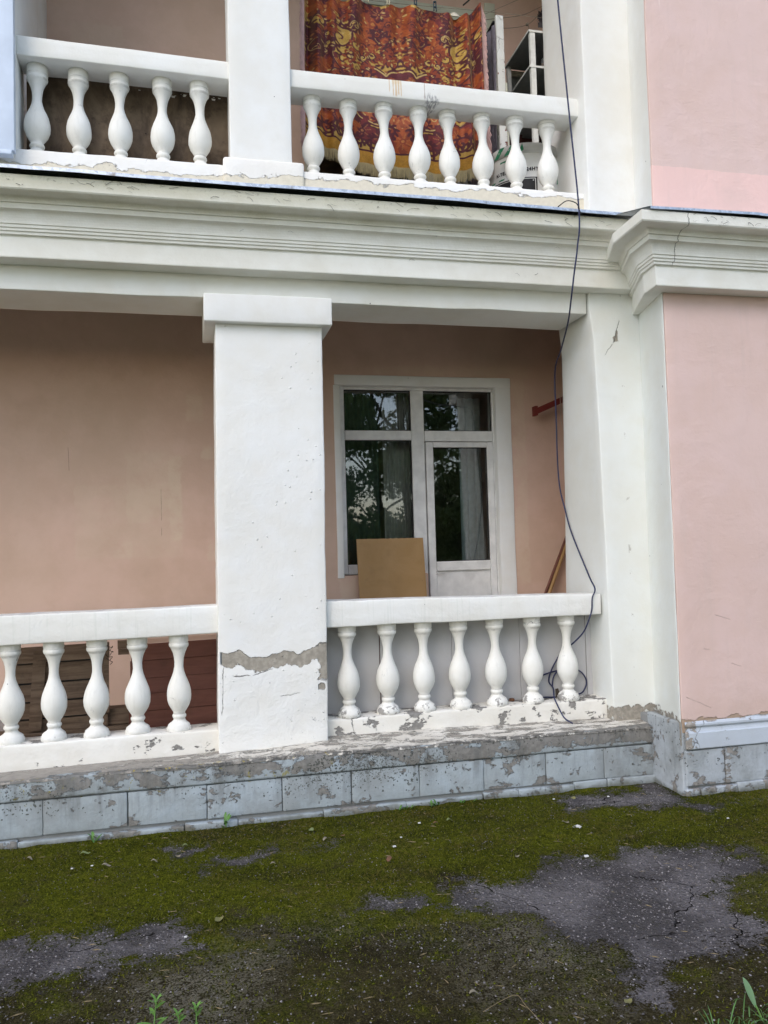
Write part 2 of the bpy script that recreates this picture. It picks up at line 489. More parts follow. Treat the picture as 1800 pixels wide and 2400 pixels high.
def rail_extra(nb, c, h):
    # rusty runs and a smudge on the upper right rail
    v = nb.scl(nb.pos, (30, 1, 0.7))
    front = nb.mul(nb.st(nb.ny, -0.5, -0.8), nb.st(nb.z, 4.6, 4.65))
    for x0, zb, w in ((1.345, 4.76, 0.003), (1.372, 4.735, 0.004), (1.392, 4.732, 0.006), (1.41, 4.745, 0.0045), (1.428, 4.735, 0.003), (1.595, 4.728, 0.0022)):
        k = nb.mul(seg_crack(nb, (x0, 4.875), (x0 + 0.003, zb), w, 0.003, 5), front)
        c = nb.mix(nb.mul(k, 0.62), c, (0.58, 0.36, 0.13) if x0 < 1.5 else (0.25, 0.12, 0.07))
    pt = nb.mul(nb.band(rag(nb, nb.x, 0.02, 20), 1.37, 1.425, 0.008), nb.st(nb.z, 4.80, 4.85), front)
    c = nb.mix(nb.mul(pt, 0.5), c, (0.62, 0.45, 0.22))
    runs = nb.mul(0.0, nb.band(nb.x, 1.435, 1.50, 0.008), nb.band(nb.z, 4.70, 4.87, 0.002), nb.st(nb.noise(1.0, 2, vec=v), 0.48, 0.60), nb.st(nb.ny, -0.5, -0.8))
    c = nb.mix(nb.mul(runs, 0.6), c, (0.62, 0.42, 0.16))
    sm = nb.mul(nb.band(rag(nb, nb.x, 0.05, 9), 1.60, 1.70, 0.02), nb.st(rag(nb, nb.z, 0.05, 9), 4.79, 4.745), nb.st(nb.z, 4.6, 4.65), nb.st(nb.noise(1.0, 5, 0.7, vec=nb.scl(nb.pos, (90, 20, 25))), 0.42, 0.6))
    c = nb.mix(nb.mul(sm, 0.8), c, (0.16, 0.16, 0.17))
    # dirt and mauve bleed on the lower rail's top
    top = nb.mul(nb.st(nb.nz, 0.6, 0.95), nb.st(nb.z, 1.6, 1.5), nb.st(nb.noise(8, 6, 0.7), 0.45, 0.66))
    c = nb.mix(nb.mul(top, 0.55), c, (0.42, 0.38, 0.38))
    dr = nb.mul(nb.st(nb.noise(1.0, 3, vec=nb.scl(nb.pos, (55, 6, 2.2))), 0.56, 0.72), nb.st(nb.z, 1.6, 1.5), 0.16)
    c = nb.mix(dr, c, (0.45, 0.5, 0.42))
    h = nb.ma('MULTIPLY_ADD', nb.noise(9, 5, 0.6, dist=0.4), nb.ma('MULTIPLY_ADD', nb.st(nb.z, 1.6, 1.5), 1.1, 0.2), h)
    return c, h
m_rail = paint('white_rail_paint', (0.80, 0.805, 0.775), CEM, None, tone=0.03, dirt=0.05, spk=(13.0, 0.05, 0.26), crk=None, seed=5.2, extra=rail_extra)

def ledge_col(nb, c, h):
    n = nb.ma('MULTIPLY_ADD', nb.noise(90, 4, 0.7), 0.25, nb.ma('MULTIPLY', nb.noise(13, 10, 0.76, vec=nb.scl(nb.pos, (0.4, 1.3, 1))), 0.78))
    grey = nb.st(nb.ma('ADD', n, nb.mul(nb.st(nb.x, 0.6, -0.9), 0.13)), 0.515, 0.57)
    c = nb.mix(grey, c, nb.mix(nb.noise(30, 4), (0.22, 0.20, 0.175), (0.40, 0.37, 0.32)))
    edge = nb.mul(nb.st(nb.y, 0.05, 0.0), nb.st(nb.noise(16, 6, 0.7), 0.4, 0.5))
    c = nb.mix(edge, c, (0.16, 0.155, 0.14))
    yl = nb.mul(nb.st(nb.y, 0.06, 0.01), nb.st(nb.x, 1.2, 0.7), nb.st(nb.noise(22, 5, 0.7), 0.60, 0.64))
    c = nb.mix(yl, c, (0.33, 0.26, 0.05))
    h = nb.ma('SUBTRACT', h, nb.mul(grey, 0.9))
    return c, h
m_ledge = paint('worn_ledge_paint', (0.70, 0.67, 0.605), CEM, None, tone=0.08, dirt=0.15, spk=(16.0, 0.06, 0.4), crk=(3.0, 0.006, 0.5), lump=1.8, seed=8.8, extra=ledge_col)

def plinth_mat(name, base, grey, bias, lich, seed):
    def ex(nb, c, h):
        n = nb.noise(6.5, 10, 0.72, dist=0.25, vec=nb.add3(nb.scl(nb.pos, (0.8, 1, 1.1)), (seed, seed, seed)))
        top = nb.mul(nb.st(rag(nb, nb.z, 0.06, 6), 0.255, 0.30), bias)
        foot = nb.mul(nb.st(rag(nb, nb.z, 0.05, 7), 0.10, 0.06), 0.035)
        pm = nb.st(nb.ma('ADD', n, nb.ma('ADD', top, foot)), 0.572, 0.582)
        wash = nb.mul(nb.st(nb.noise(3.1, 7, 0.7), 0.38, 0.64), 0.75)
        c = nb.mix(wash, c, (0.26, 0.28, 0.28))
        c = nb.mix(pm, c, nb.mix(nb.st(nb.noise(30, 5, 0.7), 0.3, 0.7), tuple(x * 0.68 for x in grey), grey))
        h = nb.ma('SUBTRACT', h, nb.mul(pm, 1.3))
        # vertical brushed scratches in the blue coat
        sc = nb.st(nb.noise(1.0, 4, 0.6, vec=nb.scl(nb.pos, (90, 20, 7))), 0.56, 0.70)
        c = nb.mix(nb.mul(sc, 0.3), c, (0.25, 0.28, 0.29))
        # dark lichen spots, densest under the ledge around the column
        wv = nb.warp(55, 0.022)
        d = nb.vor(85, vec=wv)
        cc = nb.vor(85, out='Color', vec=wv)
        sp = nb.n('ShaderNodeSeparateColor'); nb.l(cc, sp.inputs[0])
        dens = nb.ma('ADD', nb.mul(nb.band(rag(nb, nb.x, 0.3, 3), 0.55, 1.35, 0.25), nb.st(nb.z, 0.08, 0.28), 0.55),
                     nb.mul(nb.st(nb.noise(2.2, 4), 0.42, 0.62), nb.st(nb.z, 0.10, 0.27), 0.38))
        spot = nb.mul(nb.ma('LESS_THAN', d, nb.ma('MULTIPLY_ADD', sp.outputs[1], 0.45, 0.18)), nb.ma('LESS_THAN', sp.outputs[0], nb.mul(dens, lich)))
        c = nb.mix(nb.mul(spot, 0.85), c, (0.055, 0.06, 0.05))
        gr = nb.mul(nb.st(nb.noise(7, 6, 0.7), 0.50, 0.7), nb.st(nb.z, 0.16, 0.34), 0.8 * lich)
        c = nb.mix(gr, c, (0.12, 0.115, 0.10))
        yl = nb.mul(nb.st(nb.noise(19, 6, 0.7), 0.615, 0.65), nb.band(rag(nb, nb.z, 0.06, 6), 0.235, 0.40, 0.03), nb.st(nb.x, 1.3, 0.2), lich)
        c = nb.mix(yl, c, (0.27, 0.24, 0.06))
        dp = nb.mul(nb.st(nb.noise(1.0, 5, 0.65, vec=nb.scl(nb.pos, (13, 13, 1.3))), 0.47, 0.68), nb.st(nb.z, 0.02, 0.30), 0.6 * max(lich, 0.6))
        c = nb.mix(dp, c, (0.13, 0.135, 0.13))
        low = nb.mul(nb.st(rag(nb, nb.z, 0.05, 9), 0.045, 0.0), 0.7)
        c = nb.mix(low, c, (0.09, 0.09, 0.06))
        return c, h
    return paint(name, base, grey, None, tone=0.06, dirt=0.10, spk=(20, 0.05, 0.3), crk=(3.2, 0.006, 0.64), lump=2.0, seed=seed, extra=ex)
m_plinth = plinth_mat('peeling_blue_plinth', (0.385, 0.445, 0.485), (0.255, 0.245, 0.225), 0.10, 1.0, 2.2)
m_plinth2 = plinth_mat('pale_blue_plinth', (0.44, 0.48, 0.52), (0.31, 0.29, 0.265), -0.02, 0.35, 5.9)
m_mold = paint('fresh_blue_moulding', (0.50, 0.55, 0.61), (0.36, 0.33, 0.29), lambda nb: nb.mx(
    nb.st(nb.ma('SUBTRACT', nb.noise(10, 7, 0.65), nb.ma('MULTIPLY_ADD', nb.st(nb.x, 3.02, 3.22), 0.16, 0.46)), 0, 0.012),
    nb.st(rag(nb, nb.z, 0.05, 11), 0.474, 0.484)), tone=0.04, dirt=0.06, spk=(14, 0.06, 0.25), crk=(3, 0.005, 0.58), lump=1.2, seed=1.1)
m_joint = paint('dark_joint_mortar', (0.24, 0.25, 0.25), CEM, None, spk=None, crk=None, lump=1.5)

def pink_extra(nb, c, h):
    # patch of newer, pinker paint along the foot of the upper wall
    p = nb.mul(nb.st(rag(nb, nb.z, 0.02, 5), 4.155, 4.15), nb.st(nb.z, 3.5, 3.6))
    c = nb.mix(p, c, (0.80, 0.55, 0.50))
    s = nb.mul(nb.st(nb.noise(1.0, 3, vec=nb.scl(nb.pos, (26, 26, 1.6))), 0.70, 0.76), nb.st(nb.noise(3, 2), 0.52, 0.6), 0.5)
    c = nb.mix(s, c, (0.82, 0.68, 0.62))
    lo = nb.mul(nb.st(rag(nb, nb.z, 0.12, 5), 0.66, 0.52), 0.4)
    c = nb.mix(lo, c, (0.55, 0.40, 0.33))
    pl = nb.st(rag(nb, nb.z, 0.05, 10), 0.492, 0.482)
    c = nb.mix(pl, c, (0.38, 0.28, 0.20)); h = nb.ma('SUBTRACT', h, pl)
    tr = nb.noise(2.2, 3, dist=1.5)
    h = nb.ma('MULTIPLY_ADD', tr, 1.7, h)
    tw = nb.noise(1.0, 4, 0.6, dist=0.8, vec=nb.scl(nb.pos, (9, 9, 22)))
    h = nb.ma('MULTIPLY_ADD', nb.mul(tw, nb.st(nb.noise(1.3, 2), 0.45, 0.6)), 0.6, h)
    c = nb.mix(nb.mul(nb.st(nb.noise(1.6, 5, 0.65), 0.45, 0.7), 0.35), c, (0.64, 0.485, 0.43))
    c = nb.mix(nb.mul(nb.st(nb.noise(1.0, 4, 0.6, vec=nb.scl(nb.pos, (14, 14, 1.1))), 0.52, 0.72), 0.22), c, (0.58, 0.46, 0.41))
    for p0, p1, w in (((3.30, 1.15), (3.42, 1.11), 0.0022), ((3.40, 0.83), (3.49, 0.80), 0.002), ((3.20, 0.93), (3.26, 0.925), 0.002), ((3.06, 0.63), (3.25, 0.545), 0.0022)):
        k = seg_crack(nb, p0, p1, w, 0.008); c = nb.mix(nb.mul(k, 0.25), c, (0.30, 0.22, 0.19)); h = nb.ma('SUBTRACT', h, nb.mul(k, 1.4))
    return c, h
m_pink = paint('pale_pink_wall', (0.70, 0.525, 0.480), CEM, None, tone=0.025, dirt=0.02, spk=(3.0, 0.035, 0.30), crk=None, seed=4.0, extra=pink_extra)
def log_extra(nb, c, h):
    # squarish touched-up patches of older beige paint, brushed out at their edges
    for x0, x1, z0, z1, a in ((-0.52, -0.20, 1.9, 2.45, 0.30), (-0.20, -0.10, 1.75, 2.42, 0.5), (-0.9, -0.1, 1.62, 2.2, 0.22), (0.07, 0.22, 2.40, 2.50, 0.45), (-0.05, 0.07, 2.70, 2.92, 0.30), (0.10, 0.24, 1.58, 1.75, 0.35), (1.5, 2.9, 3.12, 3.2, 0.3),
                              (-0.62, -0.48, 1.62, 1.74, 0.35), (-0.6, 0.02, 4.95, 5.3, 0.25), (-0.9, -0.5, 5.0, 5.9, 0.22), (2.74, 2.86, 1.3, 3.1, 0.35), (1.15, 1.30, 1.15, 1.40, 0.5)):
        m = nb.mul(nb.band(rag(nb, nb.x, 0.05, 9), x0, x1, 0.012), nb.band(rag(nb, nb.z, 0.05, 7), z0, z1, 0.02), nb.st(nb.noise(9, 5, 0.65), 0.25, 0.6))
        c = nb.mix(nb.mul(m, a), c, (0.66, 0.54, 0.40))
    gl = nb.mul(nb.st(nb.noise(0.8, 3), 0.40, 0.70), 0.35)
    c = nb.mix(gl, c, (0.50, 0.385, 0.28))
    for p0, p1 in (((-0.26, 2.17), (-0.26, 1.9)), ((-0.26, 1.86), (-0.26, 1.78)), ((-0.95, 2.5), (-0.945, 2.3))):
        k = seg_crack(nb, p0, p1, 0.0012, 0.004); c = nb.mix(nb.mul(k, 0.7), c, (0.10, 0.07, 0.05))
    return c, h
m_loggia = paint('peach_loggia_wall', (0.63, 0.440, 0.350), CEM, None, tone=0.06, dirt=0.05, spk=(2.6, 0.028, 0.35), crk=None, seed=9.1, extra=log_extra)

def simple(name, col, rough=0.6, spec=0.4, metal=0.0, n=None, bump=0.0, nscale=20):
    nb = NB(name, rough, spec)
    nb.b.inputs['Metallic'].default_value = metal
    f = nb.noise(nscale, 4)
    nb.color(nb.mix(nb.st(f, 0.3, 0.7), tuple(c * 0.82 for c in col), col))
    if bump: nb.bump(f, bump)
    return nb.m
def metal_mat():
    nb = NB('galvanised_sheet', 0.42, 0.5)
    f = nb.vor(55, out='Color')
    sp = nb.n('ShaderNodeSeparateColor'); nb.l(f, sp.inputs[0])
    c = nb.mix(sp.outputs[0], (0.36, 0.40, 0.45), (0.58, 0.62, 0.68))
    c = nb.mix(nb.st(nb.noise(6, 6, 0.7), 0.58, 0.7), c, (0.20, 0.18, 0.16))
    nb.color(c); nb.b.inputs['Metallic'].default_value = 0.75
    nb.bump(nb.noise(9, 3), 0.003)
    return nb.m
m_metal = metal_mat()
m_floor = simple('concrete_floor', (0.40, 0.38, 0.35), 0.9, bump=0.003)
m_frame = simple('dusty_white_pvc', (0.80, 0.79, 0.765), 0.35, 0.5, nscale=9)
m_oldframe = paint('old_window_paint', (0.56, 0.56, 0.45), (0.4, 0.3, 0.2), None, spk=(14, 0.06, 0.2), crk=(5, 0.006, 0.5))
m_dark = simple('black_gasket', (0.015, 0.015, 0.015), 0.6)
m_room = simple('room_wall', (0.30, 0.27, 0.22), 0.9)

def glass_mat():
    nb = NB('window_glass', 0.02)
    t = nb.t; t.nodes.remove(nb.b)
    tr = nb.n('ShaderNodeBsdfTransparent'); tr.inputs[0].default_value = (0.82, 0.87, 0.84, 1)
    gl = nb.n('ShaderNodeBsdfGlossy'); gl.inputs['Roughness'].default_value = 0.012
    bn = nb.n('ShaderNodeBump'); bn.inputs['Distance'].default_value = 0.02; bn.inputs['Strength'].default_value = 0.08
    nb.l(nb.noise(1.6, 2), bn.inputs['Height']); nb.l(bn.outputs[0], gl.inputs['Normal'])
    fr = nb.n('ShaderNodeFresnel'); fr.inputs[0].default_value = 1.9
    mx = nb.n('ShaderNodeMixShader')
    nb.l(nb.ma('MINIMUM', nb.ma('MULTIPLY', fr.outputs[0], 1.45), 1.0), mx.inputs[0])
    nb.l(tr.outputs[0], mx.inputs[1]); nb.l(gl.outputs[0], mx.inputs[2])
    nb.l(mx.outputs[0], nb.out.inputs[0])
    return nb.m
m_glass = glass_mat()

def wood(name, a, b, sc=(3, 30, 30), rough=0.75, dark=(0.05, 0.035, 0.025), dirt=0.4):
    nb = NB(name, rough, 0.25)
    oi = nb.n('ShaderNodeObjectInfo')
    v = nb.add3(nb.scl(nb.pos, sc), (0, 0, 0))
    add = nb.n('ShaderNodeVectorMath'); add.operation = 'ADD'
    cmb = nb.n('ShaderNodeCombineXYZ'); nb.l(nb.ma('MULTIPLY', oi.outputs['Random'], 37.0), cmb.inputs[0]); nb.l(nb.ma('MULTIPLY', oi.outputs['Random'], 91.0), cmb.inputs[1])
    nb.l(v, add.inputs[0]); nb.l(cmb.outputs[0], add.inputs[1])
    g = nb.noise(1.0, 6, 0.65, dist=0.5, vec=add.outputs[0])
    c = nb.mix(nb.st(g, 0.3, 0.72), a, b)
    c = nb.mix(nb.mul(oi.outputs['Random'], 0.35), c, tuple(x * 0.6 for x in a))
    c = nb.mix(nb.mul(nb.st(nb.noise(7, 6, 0.7), 0.5, 0.7), dirt), c, dark)
    k = specks(nb, 18, 0.12, 0.10)
    c = nb.mix(k, c, tuple(x * 0.3 for x in dark))
    nb.color(c); nb.bump(g, 0.003)
    return nb.m
m_oldwood = wood('grey_brown_old_board', (0.125, 0.083, 0.055), (0.27, 0.195, 0.135))
m_redwood = wood('red_brown_painted_board', (0.15, 0.062, 0.045), (0.20, 0.085, 0.062), dirt=0.25)
m_ply = wood('brown_stained_plywood', (0.075, 0.052, 0.036), (0.26, 0.19, 0.125), sc=(7, 30, 3.0), dirt=0.7)
m_tanply = wood('tan_fibreboard', (0.36, 0.215, 0.085), (0.42, 0.26, 0.115), sc=(4, 4, 4), dirt=0.12, rough=0.55)
m_whiteboard = paint('white_board_panel', (0.50, 0.50, 0.505), (0.2, 0.06, 0.03), None, tone=0.03, dirt=0.06, spk=(16, 0.05, 0.35), crk=None, lump=0.4)
m_leaf = simple('weed_leaf', (0.085, 0.20, 0.035), 0.55, 0.4, nscale=40)
# ------------------------------------------------------------------ setting: ground
def poly_sd(P, poly):
    """signed distance, positive inside"""
    P = np.asarray(P); poly = np.asarray(poly, float)
    d = np.full(len(P), 1e9); ins = np.zeros(len(P), bool)
    for a, b in zip(poly, np.roll(poly, -1, 0)):
        e = b - a; w = P - a
        t = np.clip((w @ e) / (e @ e), 0, 1)
        d = np.minimum(d, np.linalg.norm(w - t[:, None] * e, axis=1))
        c1 = (a[1] <= P[:, 1]) & (b[1] > P[:, 1]); c2 = (b[1] <= P[:, 1]) & (a[1] > P[:, 1])
        cr = e[0] * w[:, 1] - e[1] * w[:, 0]
        ins ^= (c1 & (cr > 0)) | (c2 & (cr < 0))
    return np.where(ins, d, -d)
PATCH = [
    [(-1.9, -1.50), (-0.82, -1.28), (-0.59, -1.2), (-0.06, -1.17), (0.055, -1.27), (0.03, -1.55), (-0.24, -1.55), (-0.6, -1.6), (-0.74, -1.66), (-1.9, -1.9)],
    [(0.76, -1.2), (0.96, -1.24), (1.06, -1.32), (1.37, -1.22), (1.73, -1.11), (2.23, -1.03), (2.71, -1.13), (2.61, -1.44), (2.35, -1.66), (2.35, -2.0),
     (2.18, -2.17), (1.93, -2.07), (1.74, -2.22), (1.67, -2.36), (1.57, -2.4), (1.50, -2.3), (1.60, -2.08), (1.56, -1.86), (1.42, -1.61), (1.18, -1.45), (0.98, -1.43), (0.76, -1.36)],
    [(2.01, -0.19), (2.53, -0.07), (2.99, -0.02), (3.05, -0.46), (2.57, -0.50), (2.23, -0.36)],
    [(3.02, -0.5), (3.8, -0.50), (3.8, -0.62), (3.01, -0.58)],
    [(-0.16, -0.26), (0.02, -0.27), (0.03, -0.40), (-0.12, -0.42)], [(0.06, -0.50), (0.30, -0.46), (0.42, -0.58), (0.25, -0.68), (0.08, -0.62)],
    [(0.52, -0.44), (0.68, -0.43), (0.68, -0.52), (0.54, -0.53)],
]
def ground_fields(P2):
    P3 = np.column_stack([P2, np.zeros(len(P2))])
    sd = np.full(len(P2), -9.0)
    for k, p in enumerate(PATCH):
        s = poly_sd(P2, p)
        sd = np.maximum(sd, s - (0.03 if k in (2, 3, 4, 5, 6) else 0))
    n = (fbm(P3, 5, 3, 5) - 0.48) + 0.5 * (fbm(P3, 17, 33, 3) - 0.44)
    asph = np.clip(0.5 + (sd + n * 0.42) / 0.26, 0, 1)
    # thin, brownish, gravelly moss towards the viewer
    sp = np.clip((-P2[:, 1] - 1.15 + n * 0.9) / 0.6, 0, 1)
    # moss-filled joint in the asphalt
    j = np.abs(P2[:, 0] - 0.085 - (fbm(P3, 9, 8, 3) - .45) * 0.07)
    joint = np.clip(1 - j / 0.035, 0, 1) * (P2[:, 1] < -0.6) * (P2[:, 1] > -1.75)
    asph = asph * (1 - joint)
    return asph, sp
def ground_h(P2, asph):
    P3 = np.column_stack([P2, np.zeros(len(P2))])
    return (1 - asph) * (0.006 + 0.020 * (fbm(P3, 9, 21, 4) - 0.4)) + 0.004 * (fbm(P3, 30, 5, 3) - 0.45) + 0.012 * (fbm(P3, 1.3, 9, 2) - 0.4)

def ground_mat():
    nb = NB('moss_on_asphalt', 0.95, 0.06)
    a = nb.attr('asph'); s = nb.attr('sparse')
    n1 = nb.noise(24, 6, 0.7); n2 = nb.noise(110, 4, 0.65); n3 = nb.noise(3.2, 5, 0.65); n4 = nb.noise(420, 2)
    am = nb.st(nb.ma('MULTIPLY_ADD', nb.ma('SUBTRACT', n1, 0.5), 1.7, nb.ma('MULTIPLY_ADD', nb.ma('SUBTRACT', n2, 0.5), 2.6, nb.ma('MULTIPLY_ADD', s, 0.07, a))), 0.42, 0.64)
    moss = nb.ramp(nb.ma('MULTIPLY_ADD', n2, 0.6, nb.ma('MULTIPLY', n1, 0.45)),
                   [(0.34, (0.008, 0.009, 0.002)), (0.46, (0.042, 0.050, 0.003)), (0.58, (0.115, 0.125, 0.006)), (0.73, (0.30, 0.27, 0.04))])
    brown = nb.ramp(nb.ma('MULTIPLY_ADD', n2, 0.6, nb.ma('MULTIPLY', n1, 0.45)),
                    [(0.30, (0.012, 0.009, 0.006)), (0.5, (0.038, 0.029, 0.016)), (0.64, (0.075, 0.06, 0.032)), (0.8, (0.17, 0.14, 0.09))])
    bm = nb.st(nb.ma('MULTIPLY_ADD', s, 0.22, nb.ma('MULTIPLY_ADD', n1, 0.40, nb.ma('MULTIPLY', n3, 0.85))), 0.60, 0.86)
    c = nb.mix(nb.mul(bm, 0.9), moss, brown)
    dk = nb.st(nb.noise(1.6, 6, 0.68, vec=nb.scl(nb.pos, (0.55, 1.6, 1))), 0.44, 0.62)
    c = nb.mix(nb.mul(dk, 0.8), c, nb.mix(0.5, c, (0.006, 0.007, 0.002)))
    c = nb.mix(nb.mul(nb.st(nb.noise(0.9, 4, 0.6, vec=nb.add3(nb.pos, (7, 3, 1))), 0.46, 0.66), s, nb.st(nb.ma('ADD', n2, nb.mul(n1, 0.5)), 0.66, 0.86), 0.9), c, (0.22, 0.20, 0.15))
    stone = nb.ramp(nb.vor(62, out='Color'), [(0.0, (0.045, 0.042, 0.046)), (0.45, (0.16, 0.147, 0.158)), (0.8, (0.25, 0.23, 0.235)), (1.0, (0.42, 0.39, 0.36))])
    asp = nb.mix(nb.st(nb.vor(62), 0.22, 0.48), stone, (0.155, 0.143, 0.143))
    asp = nb.mix(nb.st(nb.noise(2.4, 5, 0.6), 0.42, 0.62), nb.mix(0.58, asp, (0.030, 0.027, 0.026)), asp)
    asp = nb.mix(nb.mul(nb.st(nb.ma('MULTIPLY_ADD', n1, 0.6, nb.ma('MULTIPLY', n2, 0.4)), 0.52, 0.66), 0.75), asp, (0.035, 0.031, 0.014))
    # cracks in the asphalt
    e = nb.vor(1.15, feature='DISTANCE_TO_EDGE', vec=nb.add3(nb.warp(6, 0.16), (0.42, 0.1, 0)))
    ck = nb.mul(nb.st(e, 0.0038, 0.0014), nb.st(nb.noise(2.6, 3), 0.50, 0.56))
    asp = nb.mix(ck, asp, (0.008, 0.007, 0.006))
    c = nb.mix(am, c, asp)
    gl = nb.mul(nb.st(nb.vor(75), 0.13, 0.07), nb.ma('LESS_THAN', nb.noise(40, 1), 0.52), nb.inv(nb.mul(am, 0.5)))
    c = nb.mix(nb.mul(gl, 0.7), c, (0.34, 0.31, 0.26))
    nb.color(c)
    h = nb.ma('MULTIPLY_ADD', n2, 1.0, nb.ma('MULTIPLY', n4, 0.5))
    h = nb.ma('ADD', nb.mul(h, nb.ma('MULTIPLY_ADD', am, -0.45, 1.0)), nb.mul(n1, 0.8))
    h = nb.ma('MULTIPLY_ADD', nb.mul(am, nb.st(nb.vor(62), 0.6, 0.2)), 0.35, h)
    h = nb.ma('SUBTRACT', h, nb.mul(ck, am, 2.0))
    nb.bump(h, 0.016)
    return nb.m
m_ground = ground_mat()
gx = np.arange(-3.0, 6.01, 0.022); gy = np.arange(-3.7, 0.06, 0.022)
GX, GY = np.meshgrid(gx, gy, indexing='ij')
P2 = np.column_stack([GX.ravel(), GY.ravel()])
asph, sparse = ground_fields(P2)
hz = ground_h(P2, asph)
edge = np.minimum.reduce([P2[:, 0] + 3.0, 6.0 - P2[:, 0], P2[:, 1] + 3.7])
hz = np.where(edge < 0.25, hz * edge / 0.25 - 0.03 * (1 - edge / 0.25), hz)
ny = len(gy); I = np.arange(len(gx) - 1)[:, None] * ny + np.arange(ny - 1)[None, :]
I = I.ravel()
me = bpy.data.meshes.new('moss_ground')
F = np.column_stack([I, I + ny, I + ny + 1, I + 1])
me.from_pydata(np.column_stack([P2, hz]).tolist(), [], F.tolist())
me.polygons.foreach_set('use_smooth', [True] * len(me.polygons))
for nm, arr in (('asph', asph), ('sparse', sparse)):
    at = me.attributes.new(nm, 'FLOAT', 'POINT'); at.data.foreach_set('value', arr.astype(np.float32))
me.materials.append(m_ground)
tag(put('mossy_ground', me), kind='structure')

def lawn_mat():
    nb = NB('lawn_ground', 0.95, 0.1)
    n = nb.noise(0.6, 6, 0.7); f = nb.noise(30, 4, 0.7)
    c = nb.mix(nb.st(n, 0.35, 0.65), (0.06, 0.10, 0.022), (0.13, 0.165, 0.045))
    c = nb.mix(nb.mul(nb.st(nb.noise(0.25, 5, 0.6), 0.5, 0.62), 0.8), c, (0.22, 0.18, 0.11))
    c = nb.mix(nb.mul(nb.st(f, 0.45, 0.7), 0.6), c, (0.02, 0.03, 0.01))
    nb.color(c); nb.bump(f, 0.03)
    return nb.m
m_lawn = lawn_mat()
bm = bmesh.new()
bmesh.ops.create_grid(bm, x_segments=40, y_segments=40, size=400)
me = bpy.data.meshes.new('lawn'); bm.to_mesh(me); bm.free()
me.materials.append(m_lawn)
o = put('lawn', me); o.location = (0, 0, -0.035); tag(o, kind='structure')
# pale worn path in front of the house, where the viewer stands
m_path = simple('worn_concrete_path', (0.34, 0.325, 0.295), 0.95, nscale=5)
V, F = slab_data((-30, 30), (-7.4, -3.75), (-0.2, -0.02), r=0.02, step=1.0, amp=0.004, seed=700)
tag(mesh('path', V, F, m_path), kind='structure')

def scatter(name, Vs, Fs, mat, n, pick, size, kind_rot='any', tall=None):
    """many tiny copies of one shape joined in one mesh"""
    P = pick(n); n = len(P)
    Vs = np.array(Vs, float); k = len(Vs)
    ang = RNG.random(n) * 2 * np.pi
    sz = size[0] + (size[1] - size[0]) * RNG.random(n) ** 2
    ca, sa = np.cos(ang), np.sin(ang)
    X = Vs[None, :, 0] * ca[:, None] - Vs[None, :, 1] * sa[:, None]
    Y = Vs[None, :, 0] * sa[:, None] + Vs[None, :, 1] * ca[:, None]
    Z = np.repeat(Vs[None, :, 2], n, 0)
    if tall is not None: # lean
        lean = (RNG.random((n, 2)) - 0.5) * tall
        X = X + Z * lean[:, :1]; Y = Y + Z * lean[:, 1:]
    W = np.stack([X, Y, Z], 2) * sz[:, None, None] * (0.7 + 0.6 * RNG.random((n, 1, 3))) + P[:, None, :]
    V = W.reshape(-1, 3)
    F = []
    off = (np.arange(n) * k)
    for f in Fs:
        F.append(off[:, None] + np.array(f)[None, :])
    F = np.concatenate(F)
    me = bpy.data.meshes.new(name)
    me.from_pydata(V.tolist(), [], F.tolist())
    me.materials.append(mat)
    o = put(name, me)
    tag(o, kind='stuff')
    return o
def pick_moss(sp_lo, as_hi, ylo=-2.75, yhi=-0.02, xlo=-1.6, xhi=4.2):
    def f(n):
        Q = np.column_stack([xlo + (xhi - xlo) * RNG.random(n), ylo + (yhi - ylo) * RNG.random(n)])
        Q = Q[(Q[:, 0] < 3.0) | (Q[:, 1] < -0.36)]
        a, s = ground_fields(Q)
        ok = (a < as_hi) & (s <= 1.0) & (RNG.random(len(Q)) > sp_lo * s)
        Q = Q[ok]; a = a[ok]
        return np.column_stack([Q, ground_h(Q, a) - 0.002])
    return f
def moss_blade_mat(name, cols):
    nb = NB(name, 0.9, 0.1)
    n = nb.noise(160, 2); m = nb.noise(2.5, 4, 0.6)
    c = nb.mix(nb.st(n, 0.3, 0.7), cols[0], cols[1])
    c = nb.mix(nb.mul(nb.st(m, 0.46, 0.62), 0.75), c, cols[2])
    nb.color(c)
    return nb.m
m_moss = moss_blade_mat('moss_tuft', [(0.030, 0.036, 0.003), (0.14, 0.15, 0.010), (0.10, 0.075, 0.022)])
m_cush = moss_blade_mat('moss_cushion', [(0.020, 0.025, 0.003), (0.095, 0.105, 0.007), (0.070, 0.062, 0.014)])
m_grit = simple('pale_grit', (0.36, 0.33, 0.29), 0.9, nscale=300)
m_grit2 = simple('grey_grit', (0.13, 0.12, 0.115), 0.9, nscale=200)
octa_ = [(0.5, 0, 0), (0, 0.5, 0), (-0.5, 0, 0), (0, -0.5, 0), (0.05, 0.05, 0.36), (0, 0, -0.3)]
octf_ = [(0, 1, 4), (1, 2, 4), (2, 3, 4), (3, 0, 4)]
nbc = NB('asphalt_chipping', 0.85, 0.2)
nbc.color(nbc.ramp(nbc.vor(70, out='Color'), [(0.0, (0.05, 0.047, 0.048)), (0.5, (0.15, 0.138, 0.142)), (0.85, (0.27, 0.25, 0.245)), (1.0, (0.45, 0.42, 0.38))]))
m_chip = nbc.m
m_straw = simple('dry_bits', (0.22, 0.17, 0.09), 0.9, nscale=100)
tri = [(-0.16, 0, 0), (0.16, 0, 0), (0.03, 0.12, 1.0)]
scatter('moss_tufts', tri, [(0, 1, 2)], m_moss, 190000, pick_moss(0.75, 0.4), (0.005, 0.016), tall=2.2)
